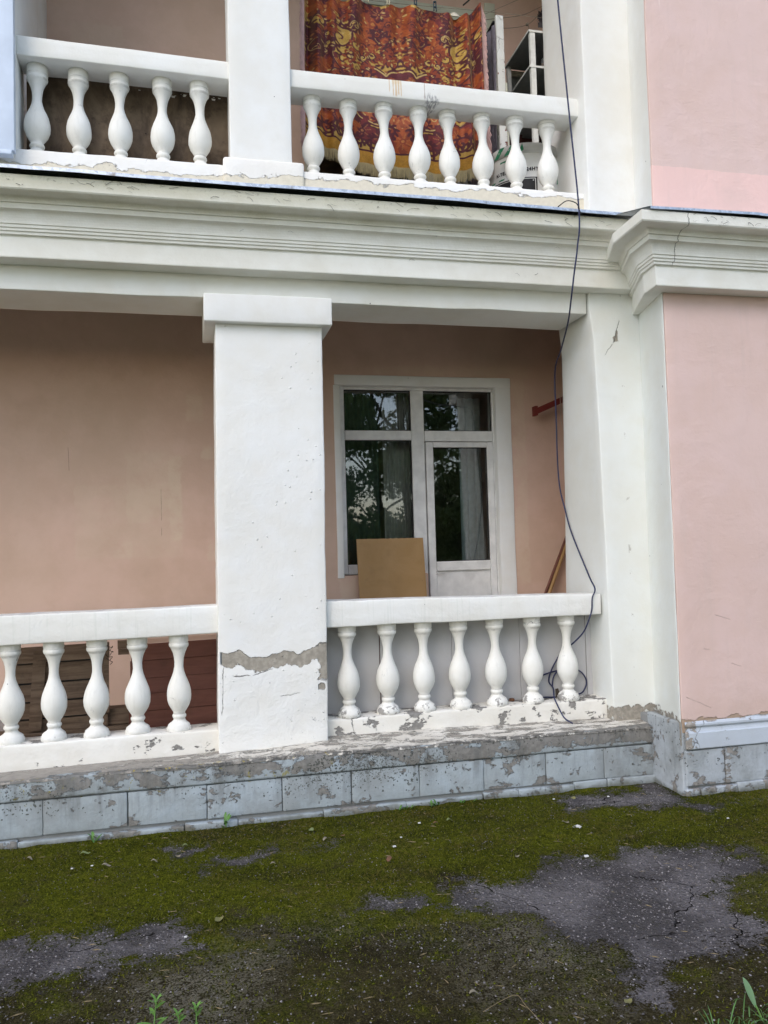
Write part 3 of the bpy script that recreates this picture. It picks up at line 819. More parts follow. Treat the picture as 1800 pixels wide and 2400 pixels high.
octa = [(0.5, 0, 0), (0, 0.5, 0), (-0.5, 0, 0), (0, -0.5, 0), (0.05, 0.05, 0.42), (0, 0, -0.3)]
octf = [(0, 1, 4), (1, 2, 4), (2, 3, 4), (3, 0, 4)]
dome = [(math.cos(a) * .5, math.sin(a) * .5, -0.05) for a in np.arange(6) * math.pi / 3] + [(math.cos(a + .5) * .36, math.sin(a + .5) * .36, 0.22) for a in np.arange(6) * math.pi / 3] + [(0.04, 0.02, 0.33)]
domf = [(i, (i + 1) % 6, 6 + i) for i in range(6)] + [((i + 1) % 6, 6 + (i + 1) % 6, 6 + i) for i in range(6)] + [(6 + i, 6 + (i + 1) % 6, 12) for i in range(6)]
scatter('moss_cushions', dome, domf, m_cush, 36000, pick_moss(0.85, 0.35), (0.005, 0.017))
def pick_asph(n):
    Q = np.column_stack([-1.6 + 5.4 * RNG.random(n), -2.75 + 2.7 * RNG.random(n)])
    Q = Q[(Q[:, 0] < 3.0) | (Q[:, 1] < -0.36)]
    a, s = ground_fields(Q); ok = (a > 0.55) | ((s > 0.4) & (RNG.random(len(Q)) < 0.22)); Q = Q[ok]; a = a[ok]
    return np.column_stack([Q, ground_h(Q, a) - 0.001])
scatter('asphalt_chippings', octa_, octf_, m_chip, 42000, pick_asph, (0.004, 0.015))
scatter('pale_grit', octa, octf, m_grit, 6500, pick_moss(-1, 1.1), (0.003, 0.010))
scatter('dark_gravel', octa, octf, m_grit2, 15000, lambda n: pick_moss(-1, 1.1)(n), (0.004, 0.014))
needle = [(-0.5, -0.03, 0.05), (0.5, -0.03, 0.02), (0.5, 0.03, 0.06), (-0.5, 0.03, 0.02), (0, 0.0, 0.12)]
scatter('dry_needles', needle, [(0, 1, 4), (1, 2, 4), (2, 3, 4), (3, 0, 4)], m_straw, 2200, pick_moss(-1, 1.1), (0.008, 0.045))
# ------------------------------------------------------------------ the building
B = thing('apartment_building', 'two-storey pink and white building with open loggias, square columns and a moulded cornice', 'building', (0, 0, 0))
XL = -5.0           # the loggias run on to the left beyond the frame
def lerp(t, pts):
    return np.interp(t, [p[0] for p in pts], [p[1] for p in pts])

# --- lower column with its capital
SPL = 0.26           # the return of the bay is splayed a little
def w_spl(P):
    P = P.copy(); P[:, 0] += SPL * (P[:, 1] + 0.34); return P
def w_col(P):
    P = P.copy(); t = np.clip((P[:, 2] - 0.4) / 2.7, 0, 1)
    P[:, 0] += 0.024 * t
    P[:, 1] += 0.004 * np.sin(P[:, 2] * 5)
    return P
col = slab('column', (0.119, 0.811), (0.183, 0.64), (0.36, 3.2), m_column, B, r=0.010, step=0.06, amp=0.005, amp2=0.0016, warp=w_col, seed=2)
slab('capital', (0.072, 0.894), (0.128, 0.69), (3.108, 3.286), m_white, col, r=0.008, step=0.07, amp=0.004, amp2=0.0008, seed=4)
# --- upper column on its plinth
col2 = slab('column', (0.262, 0.665), (0.183, 0.55), (4.17, 7.1), m_white, B, r=0.008, step=0.07, amp=0.004, amp2=0.0008, seed=6)
slab('base', (0.212, 0.740), (0.158, 0.56), (3.95, 4.192), m_upcurb, col2, r=0.018, step=0.05, amp=0.006, amp2=0.002, seed=7)

# --- beam over the lower loggia
slab('beam', (XL, 2.747), (0.187, 0.615), (3.272, 3.47), m_beam, B, r=0.007, step=0.09, amp=0.005, amp2=0.0006, seed=9)
slab('upper_beam', (XL, 3.3), (0.15, 0.62), (7.05, 7.8), m_beam, B, step=0.4, seed=10)
slab('eaves', (XL - 4, 9.0), (-0.75, 0.7), (7.8, 8.0), m_beam, B, step=0.8, seed=10)

# --- cornice: one profile, swept along the loggia front and round the projecting bay
def profile(dz=0.0, top=3.832):
    p = [(-0.15, 3.420), (0.125, 3.424), (0.128, 3.430), (0.128, 3.552), (0.146, 3.556), (0.148, 3.570), (0.157, 3.574), (0.158, 3.588),
         (0.166, 3.591), (0.167, 3.606), (0.174, 3.610)]
    for k in range(1, 8):                    # cavetto
        a = k / 7 * math.pi / 2
        p.append((0.174 + 0.040 * (1 - math.cos(a)), 3.610 + 0.070 * math.sin(a)))
    p += [(0.222, 3.682), (0.223, 3.712), (0.234, 3.714)]
    for k in range(1, 6):
        a = k / 5 * math.pi / 2
        p.append((0.234 + 0.022 * (1 - math.cos(a)), 3.714 + 0.032 * math.sin(a)))
    p += [(0.330, 3.748), (0.336, 3.756), (0.338, 3.80), (0.338, top), (0.30, top + 0.012), (-0.15, top + 0.02)]
    return [(e, z + dz) for e, z in p]
def sweep(name, pts, prof, mat, parent, seed=0, amp=0.003):
    """pts: list of (x, y, (dir_x, dir_y)); the profile offset e is taken along dir"""
    V = []; F = []; m = len(prof)
    for (x, y, d) in pts:
        for e, z in prof:
            V.append((x + d[0] * e, y + d[1] * e, z))
    for i in range(len(pts) - 1):
        for k in range(m - 1):
            F.append((i * m + k, (i + 1) * m + k, (i + 1) * m + k + 1, i * m + k + 1))
    V = np.array(V)
    V = V + np.stack([np.zeros(len(V)), vnoise(V, 1.1, seed) - 0.5, vnoise(V, 1.4, seed + 4) - 0.5], 1) * 2 * amp
    o = mesh(name, V, F, mat, parent)
    for p in o.data.polygons: p.use_smooth = False
    return o
xs = np.arange(XL, 3.30, 0.09)
sweep('cornice', [(x, 0.185, (0, -1)) for x in xs], profile(), m_cornice, B, seed=3)
path = [(3.02 + 0.40 * (y + 0.34), y, (-1, 0)) for y in np.arange(0.25, -0.33, -0.09)] + [(3.02, -0.34, (-1, -1))] + [(x, -0.34, (0, -1)) for x in np.arange(3.09, 7.5, 0.09)]
sweep('cornice', path, profile(-0.150, 3.815), m_cornice, B, seed=8)

# --- sheet metal on the cornices
def flash(name, x0, x1, y_edge, z_edge, z_back, y_back, lip=0.020, seed=0, sag=0.0):
    xs = np.linspace(x0, x1, max(3, int((x1 - x0) / 0.07)))
    prof = [(y_back, z_back), (y_edge + 0.012, z_edge + 0.004), (y_edge, z_edge), (y_edge - 0.001, z_edge - lip), (y_edge + 0.007, z_edge - lip + 0.001),
            (y_edge + 0.006, z_edge - 0.005), (y_edge + 0.02, z_edge - 0.001), (y_back, z_back - 0.004)]
    V = []; F = []; m = len(prof)
    for x in xs:
        dzz = 0.006 * (vnoise([(x, 0, seed)], 3.0, seed)[0] - 0.5) + sag * ((x - x0) / (x1 - x0))
        dy = 0.008 * (vnoise([(x, 5, seed)], 2.0, seed)[0] - 0.5)
        for (y, z) in prof: V.append((x, y + dy, z + dzz))
    for i in range(len(xs) - 1):
        for k in range(m - 1): F.append((i * m + k, (i + 1) * m + k, (i + 1) * m + k + 1, i * m + k + 1))
    return mesh(name, V, F, m_metal, B, smooth=False)
flash('metal_flashing', -3.2, -0.9, -0.188, 3.872, 3.99, 0.21, seed=1)
flash('metal_flashing', -0.93, 0.475, -0.190, 3.869, 3.99, 0.21, seed=2)
flash('metal_flashing', 0.45, 1.90, -0.187, 3.872, 3.99, 0.21, seed=3)
flash('metal_flashing', 1.87, 3.05, -0.190, 3.868, 3.99, 0.21, seed=4, sag=-0.012)
flash('metal_flashing', 2.735, 3.52, -0.692, 3.684, 3.80, -0.285, lip=0.016, seed=5, sag=0.010)
flash('metal_flashing', 3.50, 5.2, -0.698, 3.692, 3.80, -0.285, lip=0.016, seed=6)

# --- cobwebs and dirt threads hanging under the flashing and in the corner
parts = []
for k in range(90):
    x = RNG.uniform(-1.2, 2.75) if k < 62 else RNG.uniform(2.75, 3.6)
    if x > 2.75: y, z = (-0.684, RNG.uniform(3.60, 3.665)) if x > 3.0 else (-0.30 + RNG.uniform(-.3, .4), 3.66)
    else: y, z = -0.1575, RNG.uniform(3.77, 3.832)
    if k % 9 == 0 and x < 2.75: z -= RNG.uniform(0.1, 0.3); y = {True: 0.05, False: -0.03}[z < 3.6]
    L = RNG.uniform(0.008, 0.055)
    a = RNG.uniform(-0.6, 0.6)
    p = [(x, y, z), (x + L * 0.4 * math.cos(a), y - 0.004, z + L * .4 * math.sin(a) + RNG.uniform(-.008, .008)), (x + L * math.cos(a), y, z + L * math.sin(a) + RNG.uniform(-.012, .006))]
    parts.append(tube_data(p, RNG.uniform(0.0005, 0.0014), sides=3, smooth=2))
m_web = simple('dusty_cobweb', (0.05, 0.046, 0.036), 1.0)
V, F = join(parts); tag(mesh('cobwebs', V, F, m_web, B), kind='stuff')

# --- pier beside the projecting bay, lower and upper
def w_pier(P):
    P = P.copy()
    s = np.clip((3.05 - P[:, 0]) / 0.25, 0, 1)
    dx = lerp(P[:, 2], [(0.37, -0.010), (1.55, -0.028), (2.7, -0.050), (3.1, -0.062), (3.22, -0.082), (3.29, -0.090)])
    P[:, 0] += dx * s
    b = np.clip((P[:, 1] - 0.25) / 0.5, 0, 1)
    P[:, 1] += b * lerp(P[:, 2], [(0.4, 0.02), (1.27, 0.0), (3.28, -0.16)])
    return P
slab('pier', (2.835, 3.32), (0.166, 0.825), (0.34, 3.50), m_pier, B, r=0.009, step=0.06, amp=0.004, amp2=0.0009, warp=w_pier, seed=12)
slab('pier', (2.752, 3.32), (0.105, 0.74), (3.92, 7.1), m_white, B, r=0.010, step=0.07, amp=0.004, amp2=0.0008, seed=13)
# --- projecting bay: white return and pink front
slab('return_wall', (3.014, 3.022), (-0.335, 0.40), (0.32, 3.30), m_pier, B, r=0.002, step=0.08, amp=0.0012, amp2=0.0008, warp=w_spl, seed=14)
slab('return_wall', (3.001, 3.009), (-0.285, 0.40), (3.80, 7.6), m_white, B, r=0.002, step=0.1, amp=0.0012, amp2=0.0006, warp=w_spl, seed=15)
slab('front_wall', (3.026, 8.0), (-0.341, -0.32), (0.40, 3.30), m_pink, B, r=0.005, step=0.08, amp=0.002, amp2=0.0009, seed=16)
slab('front_wall', (3.013, 8.0), (-0.291, -0.27), (3.72, 8.0), m_pink, B, r=0.005, step=0.09, amp=0.002, amp2=0.0009, seed=17)

# --- plinth of the loggia: backing, coping course, blocks, footing
def peg(name, X, Y, Z, mat, seed, r=0.006, amp=0.003, step=0.06, parent=None):
    return slab(name, X, Y, Z, mat, parent or PL, r=r, step=step, amp=amp, amp2=0.0012, seed=seed)
PL = slab('plinth', (XL, 3.2), (0.022, 0.5), (-0.1, 0.36), m_joint, B, step=0.5, amp=0)
JX = [-1.325, -0.878, -0.412, 0.042, 0.489, 0.919, 1.359, 1.791, 2.227, 2.647, 3.03]
JX = [JX[0] - 0.447 * k for k in range(7, 0, -1)] + JX
for k in range(len(JX) - 1):
    g = RNG.uniform(0.0008, 0.0026)
    dy = RNG.uniform(-0.004, 0.004)
    peg('block', (JX[k] + g, JX[k + 1] - g), (0.004 + dy, 0.06), (0.058 + RNG.uniform(-.004, .004), 0.257), m_plinth, 30 + k)
for k, (a, b) in enumerate([(XL, -1.9), (-1.9, 3.03)]):
    peg('coping', (a, b), (-0.010, 0.08), (0.2625, 0.380), m_plinth, 60 + k, r=0.014, amp=0.005)
x = XL; k = 0
while x < 3.0:
    L = RNG.choice([0.16, 0.24, 0.31, 0.40, 0.52, 0.7])
    x2 = min(x + L, 3.06)
    g = RNG.choice([0.001, 0.0015, 0.004])
    t = 0.045 + RNG.uniform(-0.010, 0.010)
    peg('footing_piece', (x + g, x2), (-0.016 + RNG.uniform(-0.012, 0.006), 0.05), (-0.06, t), m_plinth, 90 + k, r=0.008, amp=0.006, step=0.05)
    x = x2; k += 1
# --- the worn ledge on top
gx = np.arange(XL, 3.22, 0.035); gy = np.array([-0.012, -0.010, -0.003, 0.01, 0.03, 0.06, 0.10, 0.14, 0.18, 0.22, 0.27, 0.32, 0.38])
V = []; F = []
for x in gx:
    for i, y in enumerate(gy):
        z = {0: 0.368, 1: 0.375, 2: 0.380}.get(i, 0.381 + float(np.interp(x, [-1.2, 0.1, 0.85, 1.8, 2.8], [-0.012, 0.012, 0.048, 0.030, 0.016])) * max(0, y) / 0.262)
        V.append((x, y, z))
V = np.array(V); n = len(gy)
V[:, 2] += (vnoise(V, 4, 71) - 0.5) * 0.012 + (vnoise(V, 17, 72) - 0.5) * 0.006
for i in range(len(gx) - 1):
    for j in range(n - 1): F.append((i * n + j, (i + 1) * n + j, (i + 1) * n + j + 1, i * n + j + 1))
mesh('ledge', V, F, m_ledge, B)

# --- plinth of the projecting bay
PL = slab('plinth', (3.03, 8.0), (-0.322, 0.3), (-0.1, 0.44), m_joint, B, step=0.5, amp=0)
slab('plinth_return', (3.016, 3.06), (-0.338, 0.06), (-0.06, 0.468), m_plinth2, PL, r=0.012, step=0.035, amp=0.007, amp2=0.003, seed=120)
J2 = [3.035, 3.325, 3.78, 4.24, 4.70, 5.16]
for k in range(len(J2) - 1):
    peg('block', (J2[k] + 0.004, J2[k + 1] - 0.004), (-0.345, -0.29), (0.060, 0.287), m_plinth2, 130 + k)
for k, (a, b) in enumerate([(3.025, 3.13), (3.134, 3.40), (3.404, 3.83), (3.84, 4.5), (4.5, 5.2)]):
    peg('footing_piece', (a, b), (-0.362 + RNG.uniform(-.006, .006), -0.29), (-0.06, 0.050 + RNG.uniform(-.006, .006)), m_plinth2, 140 + k, r=0.008, amp=0.005)
prof = [(0.0, 0.296), (0.020, 0.298), (0.024, 0.304), (0.024, 0.400), (0.016, 0.406), (0.010, 0.42), (0.008, 0.432), (0.016, 0.437), (0.022, 0.446), (0.022, 0.458), (0.014, 0.468), (0.006, 0.474), (0.005, 0.487), (-0.05, 0.496)]
sweep('plinth_moulding', [(3.045, -0.335, (-0.35, -0.7))] + [(x, -0.335, (0, -1)) for x in np.arange(3.085, 5.3, 0.05)], prof, m_mold, PL, seed=5, amp=0.003)

# --- floors, loggia side walls and bulk of the house behind
slab('floor_slab', (XL, 3.4), (0.30, 1.75), (0.20, 0.47), m_floor, B, step=0.5, amp=0.001)
slab('floor_slab', (XL, 3.4), (0.19, 1.75), (3.74, 4.02), m_floor, B, step=0.5, amp=0.001)
slab('ceiling', (XL, 3.4), (0.3, 1.75), (7.5, 7.7), m_beam, B, step=0.5, amp=0.001)
slab('side_wall', (3.36, 3.6), (0.2, 1.75), (0.2, 7.6), m_loggia, B, step=0.25, amp=0.002)
slab('side_wall', (XL - 0.2, XL + 0.05), (0.0, 1.75), (0.0, 7.3), m_loggia, B, step=0.5, amp=0.002)
slab('rear_block', (-12, 14), (4.62, 13.0), (-0.2, 8.6), m_pink, B, step=4, amp=0)
slab('rear_block', (3.6, 14), (0.12, 4.6), (-0.2, 8.6), m_pink, B, step=4, amp=0)
slab('rear_block', (-12, XL - 0.2), (0.12, 4.6), (-0.2, 8.6), m_pink, B, step=4, amp=0)
slab('roof', (-12.6, 14.6), (-0.1, 13.5), (8.6, 8.9), m_metal, B, step=5, amp=0)
slab('upper_wall', (XL, 3.6), (0.6, 1.2), (7.7, 8.6), m_pink, B, step=1, amp=0)

def holed_wall(name, y, X, Z, holes, depth, mat, seed, rmat):
    """front face of a wall with rectangular openings, and their reveals"""
    def axis(a, b, cuts, step):
        s = sorted({a, b, *cuts}); out = []
        for p, q in zip(s, s[1:]):
            n = max(1, int(round((q - p) / step)))
            out += [p + (q - p) * i / n for i in range(n)]
        return np.array(out + [b])
    ax = axis(*X, [h[0] for h in holes] + [h[1] for h in holes], 0.12)
    az = axis(*Z, [h[2] for h in holes] + [h[3] for h in holes], 0.12)
    V = np.array([(x, y, z) for x in ax for z in az]); n = len(az)
    V[:, 1] += (vnoise(V, 2.2, seed) - 0.5) * 0.012
    F = []
    for i in range(len(ax) - 1):
        for j in range(n - 1):
            cx, cz = (ax[i] + ax[i + 1]) / 2, (az[j] + az[j + 1]) / 2
            if any(h[0] < cx < h[1] and h[2] < cz < h[3] for h in holes): continue
            F.append((i * n + j, (i + 1) * n + j, (i + 1) * n + j + 1, i * n + j + 1))
    w = mesh(name, V, F, mat, B)
    return w
# window with door, lower loggia: one L-shaped opening (two rectangles)
YB = 1.60
HL = [(1.155, 1.925, 1.415, 3.105), (1.925, 2.715, 0.30, 3.105)]
wall = holed_wall('back_wall', YB, (XL, 3.4), (0.2, 3.9), HL, 0.12, m_loggia, 41, m_white)
def strip(name, X, Y, Z, mat, parent, seed):
    return slab(name, X, Y, Z, mat, parent, r=0.006, step=0.10, amp=0.0035, amp2=0.0008, seed=seed)
strip('reveal', (2.585, 2.725), (1.592, 1.80), (0.3, 3.03), m_white, wall, 51)
strip('reveal', (1.15, 2.725), (1.590, 1.80), (3.022, 3.108), m_white, wall, 52)
strip('reveal', (1.145, 1.20), (1.593, 1.80), (1.40, 3.02), m_white, wall, 53)
strip('sill_wall', (1.14, 1.925), (1.62, 1.80), (0.3, 1.42), m_loggia, wall, 54)
# --- white plastic balcony window and door
YF = 1.665
def frame_bar(X, Z, d=0.0): return box_data(X, (YF - d, YF + 0.06), Z)
bars = [frame_bar((1.185, 1.245), (1.425, 3.055)), frame_bar((1.247, 2.583), (2.998, 3.055)), frame_bar((1.832, 1.945), (0.45, 2.997)),
        frame_bar((2.573, 2.64), (0.45, 2.997)), frame_bar((1.247, 1.830), (1.425, 1.508)), frame_bar((1.247, 1.830), (2.566, 2.648)), frame_bar((1.947, 2.571), (2.555, 2.648))]
V, F = join(bars)
fr = mesh('balcony_window', V, F, m_frame, B, smooth=False)
bv = fr.modifiers.new('bevel', 'BEVEL'); bv.width = 0.006; bv.segments = 2
def pane(X, Z, par, y=YF + 0.034):
    mesh('pane', [(X[0], y, Z[0]), (X[1], y, Z[0]), (X[1], y, Z[1]), (X[0], y, Z[1])], [(0, 1, 2, 3)], m_glass, par, smooth=False)
    t = 0.005; yy = (y - 0.012, y - 0.002)
    V, F = join([box_data((X[0] - .001, X[0] + t), yy, Z), box_data((X[1] - t, X[1] + .001), yy, Z), box_data(X, yy, (Z[0] - .001, Z[0] + t)), box_data(X, yy, (Z[1] - t, Z[1] + .001))])
    mesh('gasket', V, F, m_dark, par, smooth=False)
pane((1.246, 1.831), (2.649, 2.997), fr); pane((1.246, 1.831), (1.509, 2.565), fr); pane((1.946, 2.572), (2.649, 2.997), fr)
V, F = join([box_data((1.953, 2.017), (YF - 0.016, YF + 0.05), (0.46, 2.548)), box_data((2.512, 2.566), (YF - 0.016, YF + 0.05), (0.46, 2.548)),
             box_data((2.018, 2.511), (YF - 0.016, YF + 0.05), (2.502, 2.548)), box_data((2.018, 2.511), (YF - 0.016, YF + 0.05), (1.430, 1.512)), box_data((2.018, 2.511), (YF - 0.016, YF + 0.05), (0.46, 0.53))])
dr = mesh('balcony_door', V, F, m_frame, B, smooth=False)
bv = dr.modifiers.new('bevel', 'BEVEL'); bv.width = 0.006; bv.segments = 2
pane((2.017, 2.512), (1.513, 2.501), dr, YF + 0.018)
V, F = box_data((2.019, 2.510), (YF + 0.006, YF + 0.03), (0.531, 1.429)); mesh('panel', V, F, m_frame, dr, smooth=False)
V, F = join([box_data((2.014, 2.036), (YF - 0.021, YF - 0.0155), (1.408, 1.418)), box_data((2.066, 2.088), (YF - 0.021, YF - 0.0155), (1.408, 1.418)), tube_data([(2.03, YF - 0.021, 1.413), (2.05, YF - 0.024, 1.415), (2.07, YF - 0.021, 1.413)], 0.003, sides=5, smooth=3)])
mesh('latch', V, F, m_frame, dr)
V, F = box_data((1.19, 1.83), (YF - 0.02, YF + 0.05), (1.395, 1.422)); mesh('sill_gap_strip', V, F, simple('dark_sill_gap', (0.06, 0.05, 0.045), 0.8), fr, smooth=False)  # dark-coloured strip stands in for the shaded gap under the window frame
# the room behind the glass
V, F = box_data((0.7, 3.3), (1.81, 4.5), (0.3, 3.6))
F2 = [f[::-1] for k, f in enumerate(F) if k != 2]
mesh('room', V, F2, m_room, B, smooth=False)
V, F = join([box_data((0.5, 1.19), (1.70, 1.82), (0.2, 3.9)), box_data((2.64, 3.5), (1.80, 1.83), (0.2, 3.9)), box_data((1.14, 2.7), (1.72, 1.83), (3.05, 3.9)), box_data((1.0, 1.83), (1.74, 1.83), (0.2, 1.42))])
mesh('inner_wall', V, F, m_room, B, smooth=False)
# --- upper back wall with an old window behind the bedspread
HU = [(0.95, 2.585, 4.75, 6.40)]
wall2 = holed_wall('back_wall', YB, (XL, 3.4), (3.9, 7.7), HU, 0.12, m_loggia, 43, m_white)
bars = []
yb = (1.60, 1.70)
for X, Z in (((0.94, 1.02), (4.7, 6.42)), ((2.52, 2.60), (4.7, 6.36)), ((1.022, 2.518), (6.355, 6.43)), ((1.86, 1.935), (4.7, 6.353)), ((1.022, 1.858), (5.9, 5.97)), ((1.937, 2.518), (5.9, 5.97)), ((1.022, 2.518), (4.7, 4.80)),
             ((1.04, 1.10), (5.972, 6.352)), ((1.78, 1.855), (5.972, 6.352)), ((1.94, 1.99), (5.972, 6.352)), ((2.46, 2.517), (5.972, 6.352)), ((1.992, 2.458), (6.30, 6.351))):
    bars.append(box_data(X, (1.60 - (0.012 if X[1] - X[0] > 1 else 0), 1.70), Z))
V, F = join(bars); f2 = mesh('old_window', V, F, m_oldframe, B, smooth=False)
bv = f2.modifiers.new('bevel', 'BEVEL'); bv.width = 0.005; bv.segments = 1
pane((1.02, 1.86), (4.80, 5.90), f2, 1.66); pane((1.02, 1.86), (5.97, 6.355), f2, 1.66); pane((1.935, 2.52), (5.97, 6.355), f2, 1.66); pane((1.935, 2.52), (4.80, 5.90), f2, 1.66)
strip('trim', (2.602, 2.70), (1.578, 1.64), (4.7, 6.5), m_oldframe, f2, 61)
V, F = box_data((0.6, 3.0), (1.9, 4.4), (4.1, 6.8)); mesh('room', V, [f[::-1] for k, f in enumerate(F) if k != 2], m_room, B, smooth=False)
# --- partition at the left end of the upper loggia
pt = slab('partition', (-1.16, -1.063), (0.30, 1.18), (4.0, 7.6), m_white, B, step=0.2, amp=0.003, seed=71)
slab('partition', (-1.17, -1.075), (1.195, 1.61), (4.0, 7.6), m_white, B, step=0.2, amp=0.002, seed=72)
slab('pier', (-1.34, -1.028), (0.155, 0.45), (4.09, 7.1), m_white, B, step=0.12, amp=0.003, seed=73)
# blue-white sheet cladding of the neighbouring balcony, folded at its foot
mclad = simple('pale_blue_painted_sheet', (0.66, 0.74, 0.86), 0.35, 0.5, nscale=3)
cl = slab('cladding', (-1.9, -1.018), (0.088, 0.14), (4.085, 7.1), mclad, B, r=0.004, step=0.2, amp=0.0015, seed=75)
slab('fold', (-1.9, -1.03), (0.070, 0.13), (4.055, 4.082), mclad, cl, r=0.004, step=0.2, amp=0.001, seed=76)
# ------------------------------------------------------------------ balustrades
BP = [(0.0, 0.072), (0.012, 0.076), (0.028, 0.075), (0.036, 0.069), (0.044, 0.068), (0.052, 0.060), (0.062, 0.046), (0.072, 0.038), (0.082, 0.036),
      (0.088, 0.041), (0.097, 0.044), (0.106, 0.042), (0.112, 0.036), (0.122, 0.038), (0.14, 0.050), (0.165, 0.064), (0.195, 0.074), (0.225, 0.0765), (0.255, 0.0745),
      (0.285, 0.068), (0.315, 0.057), (0.345, 0.044), (0.375, 0.034), (0.405, 0.0285), (0.435, 0.0285), (0.465, 0.032), (0.49, 0.038), (0.512, 0.047),
      (0.527, 0.054), (0.534, 0.060), (0.545, 0.0625), (0.556, 0.061), (0.560, 0.058), (0.566, 0.0615), (0.60, 0.0615), (0.63, 0.0615)]
def baluster_mesh(h, seed):
    S = 22; V = []; F = []
    k = h / 0.605
    for z, r in BP:
        for s in range(S):
            a = 2 * math.pi * s / S
            V.append((r * math.cos(a), r * math.sin(a), z * k))
    n = len(BP)
    for i in range(n - 1):
        for s in range(S): F.append((i * S + s, i * S + (s + 1) % S, (i + 1) * S + (s + 1) % S, (i + 1) * S + s))
    F.append(tuple((n - 1) * S + s for s in range(S)))
    V = np.array(V)
    V = wobble(V, 0.0034, 0.0013, 8, 38, seed)
    me = bpy.data.meshes.new('baluster')
    me.from_pydata(V.tolist(), [], F); me.polygons.foreach_set('use_smooth', [True] * len(me.polygons))
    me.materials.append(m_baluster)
    return me
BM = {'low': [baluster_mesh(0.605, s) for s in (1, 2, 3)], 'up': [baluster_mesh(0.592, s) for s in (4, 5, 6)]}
def balustrade(label, X, top, bot, Yr, xs, zc, kind, curbX, curbY, curbZ, mcurb, seed, by=0.335):
    t = thing('balustrade', label, 'balustrade', ((X[0] + X[1]) / 2, 0.33, curbZ[0]), 'balustrades of the loggias')
    def w(P):
        P = P.copy(); u = np.clip((P[:, 0] - X[0]) / (X[1] - X[0]), 0, 1)
        tz = top[0] + (top[1] - top[0]) * u; bz = bot[0] + (bot[1] - bot[0]) * u
        s = P[:, 2]
        P[:, 2] = bz + (tz - bz) * s / 0.17
        return P
    slab('rail', X, Yr, (0, 0.17), m_rail, t, r=0.010, step=0.06, amp=0.0045, amp2=0.0012, warp=w, seed=seed)
    slab('curb', curbX, curbY, curbZ, mcurb, t, r=0.014, step=0.05, amp=0.006, amp2=0.0018, seed=seed + 3)
    first = {}
    for i, x in enumerate(xs):
        me = BM[kind][i % 3]
        if i == 0:
            b0 = bpy.data.objects.new('baluster', me); o = b0
        else:
            o = b0.copy(); o.data = me
        COL.objects.link(o); o.parent = t
        o.location = Vector((x, by + RNG.uniform(-.006, .006), zc)) - Vector(t.location)
        o.rotation_euler = (RNG.uniform(-.012, .012), RNG.uniform(-.014, .014), RNG.uniform(0, 6.28))
        s = RNG.uniform(0.985, 1.03); o.scale = (s, s, 1.0)
    return t
balustrade('white lower balustrade of seven balusters before the balcony door, curb peeling to grey', (0.82, 2.80), (1.306, 1.279), (1.133, 1.131), (0.238, 0.44),
           [0.98, 1.247, 1.503, 1.761, 2.029, 2.296, 2.566], 0.530, 'low', (0.79, 2.85), (0.262, 0.47), (0.37, 0.531), m_curb, 201)
balustrade('white lower balustrade left of the wide column, in front of the old brown boards', (-2.3, 0.14), (1.296, 1.308), (1.112, 1.133), (0.238, 0.44),
           [-2.09, -1.845, -1.60, -1.355, -1.109, -0.867, -0.618, -0.371, -0.123], 0.522, 'low', (-2.3, 0.13), (0.245, 0.47), (0.37, 0.528), m_curb, 211)
balustrade('white upper balustrade with the orange bedspread hanging behind it and rusty runs on its rail', (0.655, 2.79), (4.851, 4.862), (4.729, 4.726), (0.212, 0.432),
           [0.827, 1.075, 1.326, 1.58, 1.806, 2.056, 2.309, 2.563], 4.142, 'up', (0.60, 2.80), (0.178, 0.47), (3.93, 4.148), m_upcurb, 221)
balustrade('white upper balustrade with dark stained plywood fixed behind its five balusters', (-1.03, 0.275), (4.880, 4.855), (4.757, 4.735), (0.212, 0.432),
           [-0.934, -0.681, -0.427, -0.164, 0.074], 4.142, 'up', (-2.2, 0.35), (0.178, 0.47), (3.93, 4.146), m_upcurb, 231)
# paint flakes curling off the back edge of the upper left rail
parts = []
for k in range(13):
    x = RNG.uniform(-0.6, 0.24) if k > 3 else RNG.uniform(-0.35, 0.22); L = RNG.uniform(0.01, 0.03)
    z = 4.728 - RNG.uniform(0, 0.02); y = 0.425
    V = np.array([(x, y, z), (x + L, y + .004, z), (x + L * .8, y - 0.012, z - L * .8), (x + L * .1, y - 0.006, z - L * 0.6)])
    parts.append((V, [(0, 1, 2, 3)]))
V, F = join(parts)
tag(mesh('paint_flakes', V, F, m_upcurb, None, smooth=False), 'white paint flakes curling off the back of the upper left rail', 'paint flakes', kind='stuff')

# ------------------------------------------------------------------ things in the lower loggia
def board_stack(name, label, cat, x0, x1, zs, y, th, mat, slope=0.0, gap=0.004, lean=0.0, jx=0.01):
    """horizontal boards nailed together edge to edge"""
    t = thing(name, label, cat, ((x0 + x1) / 2, y, zs[0]))
    for a, b in zip(zs, zs[1:]):
        V, F = box_data((x0 + RNG.uniform(-jx, jx), x1 + RNG.uniform(-jx, jx)), (y, y + th), (a + gap * 0.5, b - gap * 0.5))
        V = V + (RNG.random(V.shape) - 0.5) * 0.004
        V[:, 2] += slope * (V[:, 0] - (x0 + x1) / 2); V[:, 1] += lean * (V[:, 2] - zs[0]) + RNG.uniform(-.002, .002)
        mesh('plank', V, F, mat, t, smooth=False)
    V, F = box_data((x0 + 0.02, x1 - 0.02), (y + th + 0.004, y + th + 0.010), (zs[0] + 0.01, zs[-1] - 0.02)); V[:, 1] += lean * (V[:, 2] - zs[0])
    mesh('gap_shade_sheet', V, F, m_dark, t, smooth=False)  # black sheet added behind the planks, standing in for shade in the gaps
    return t
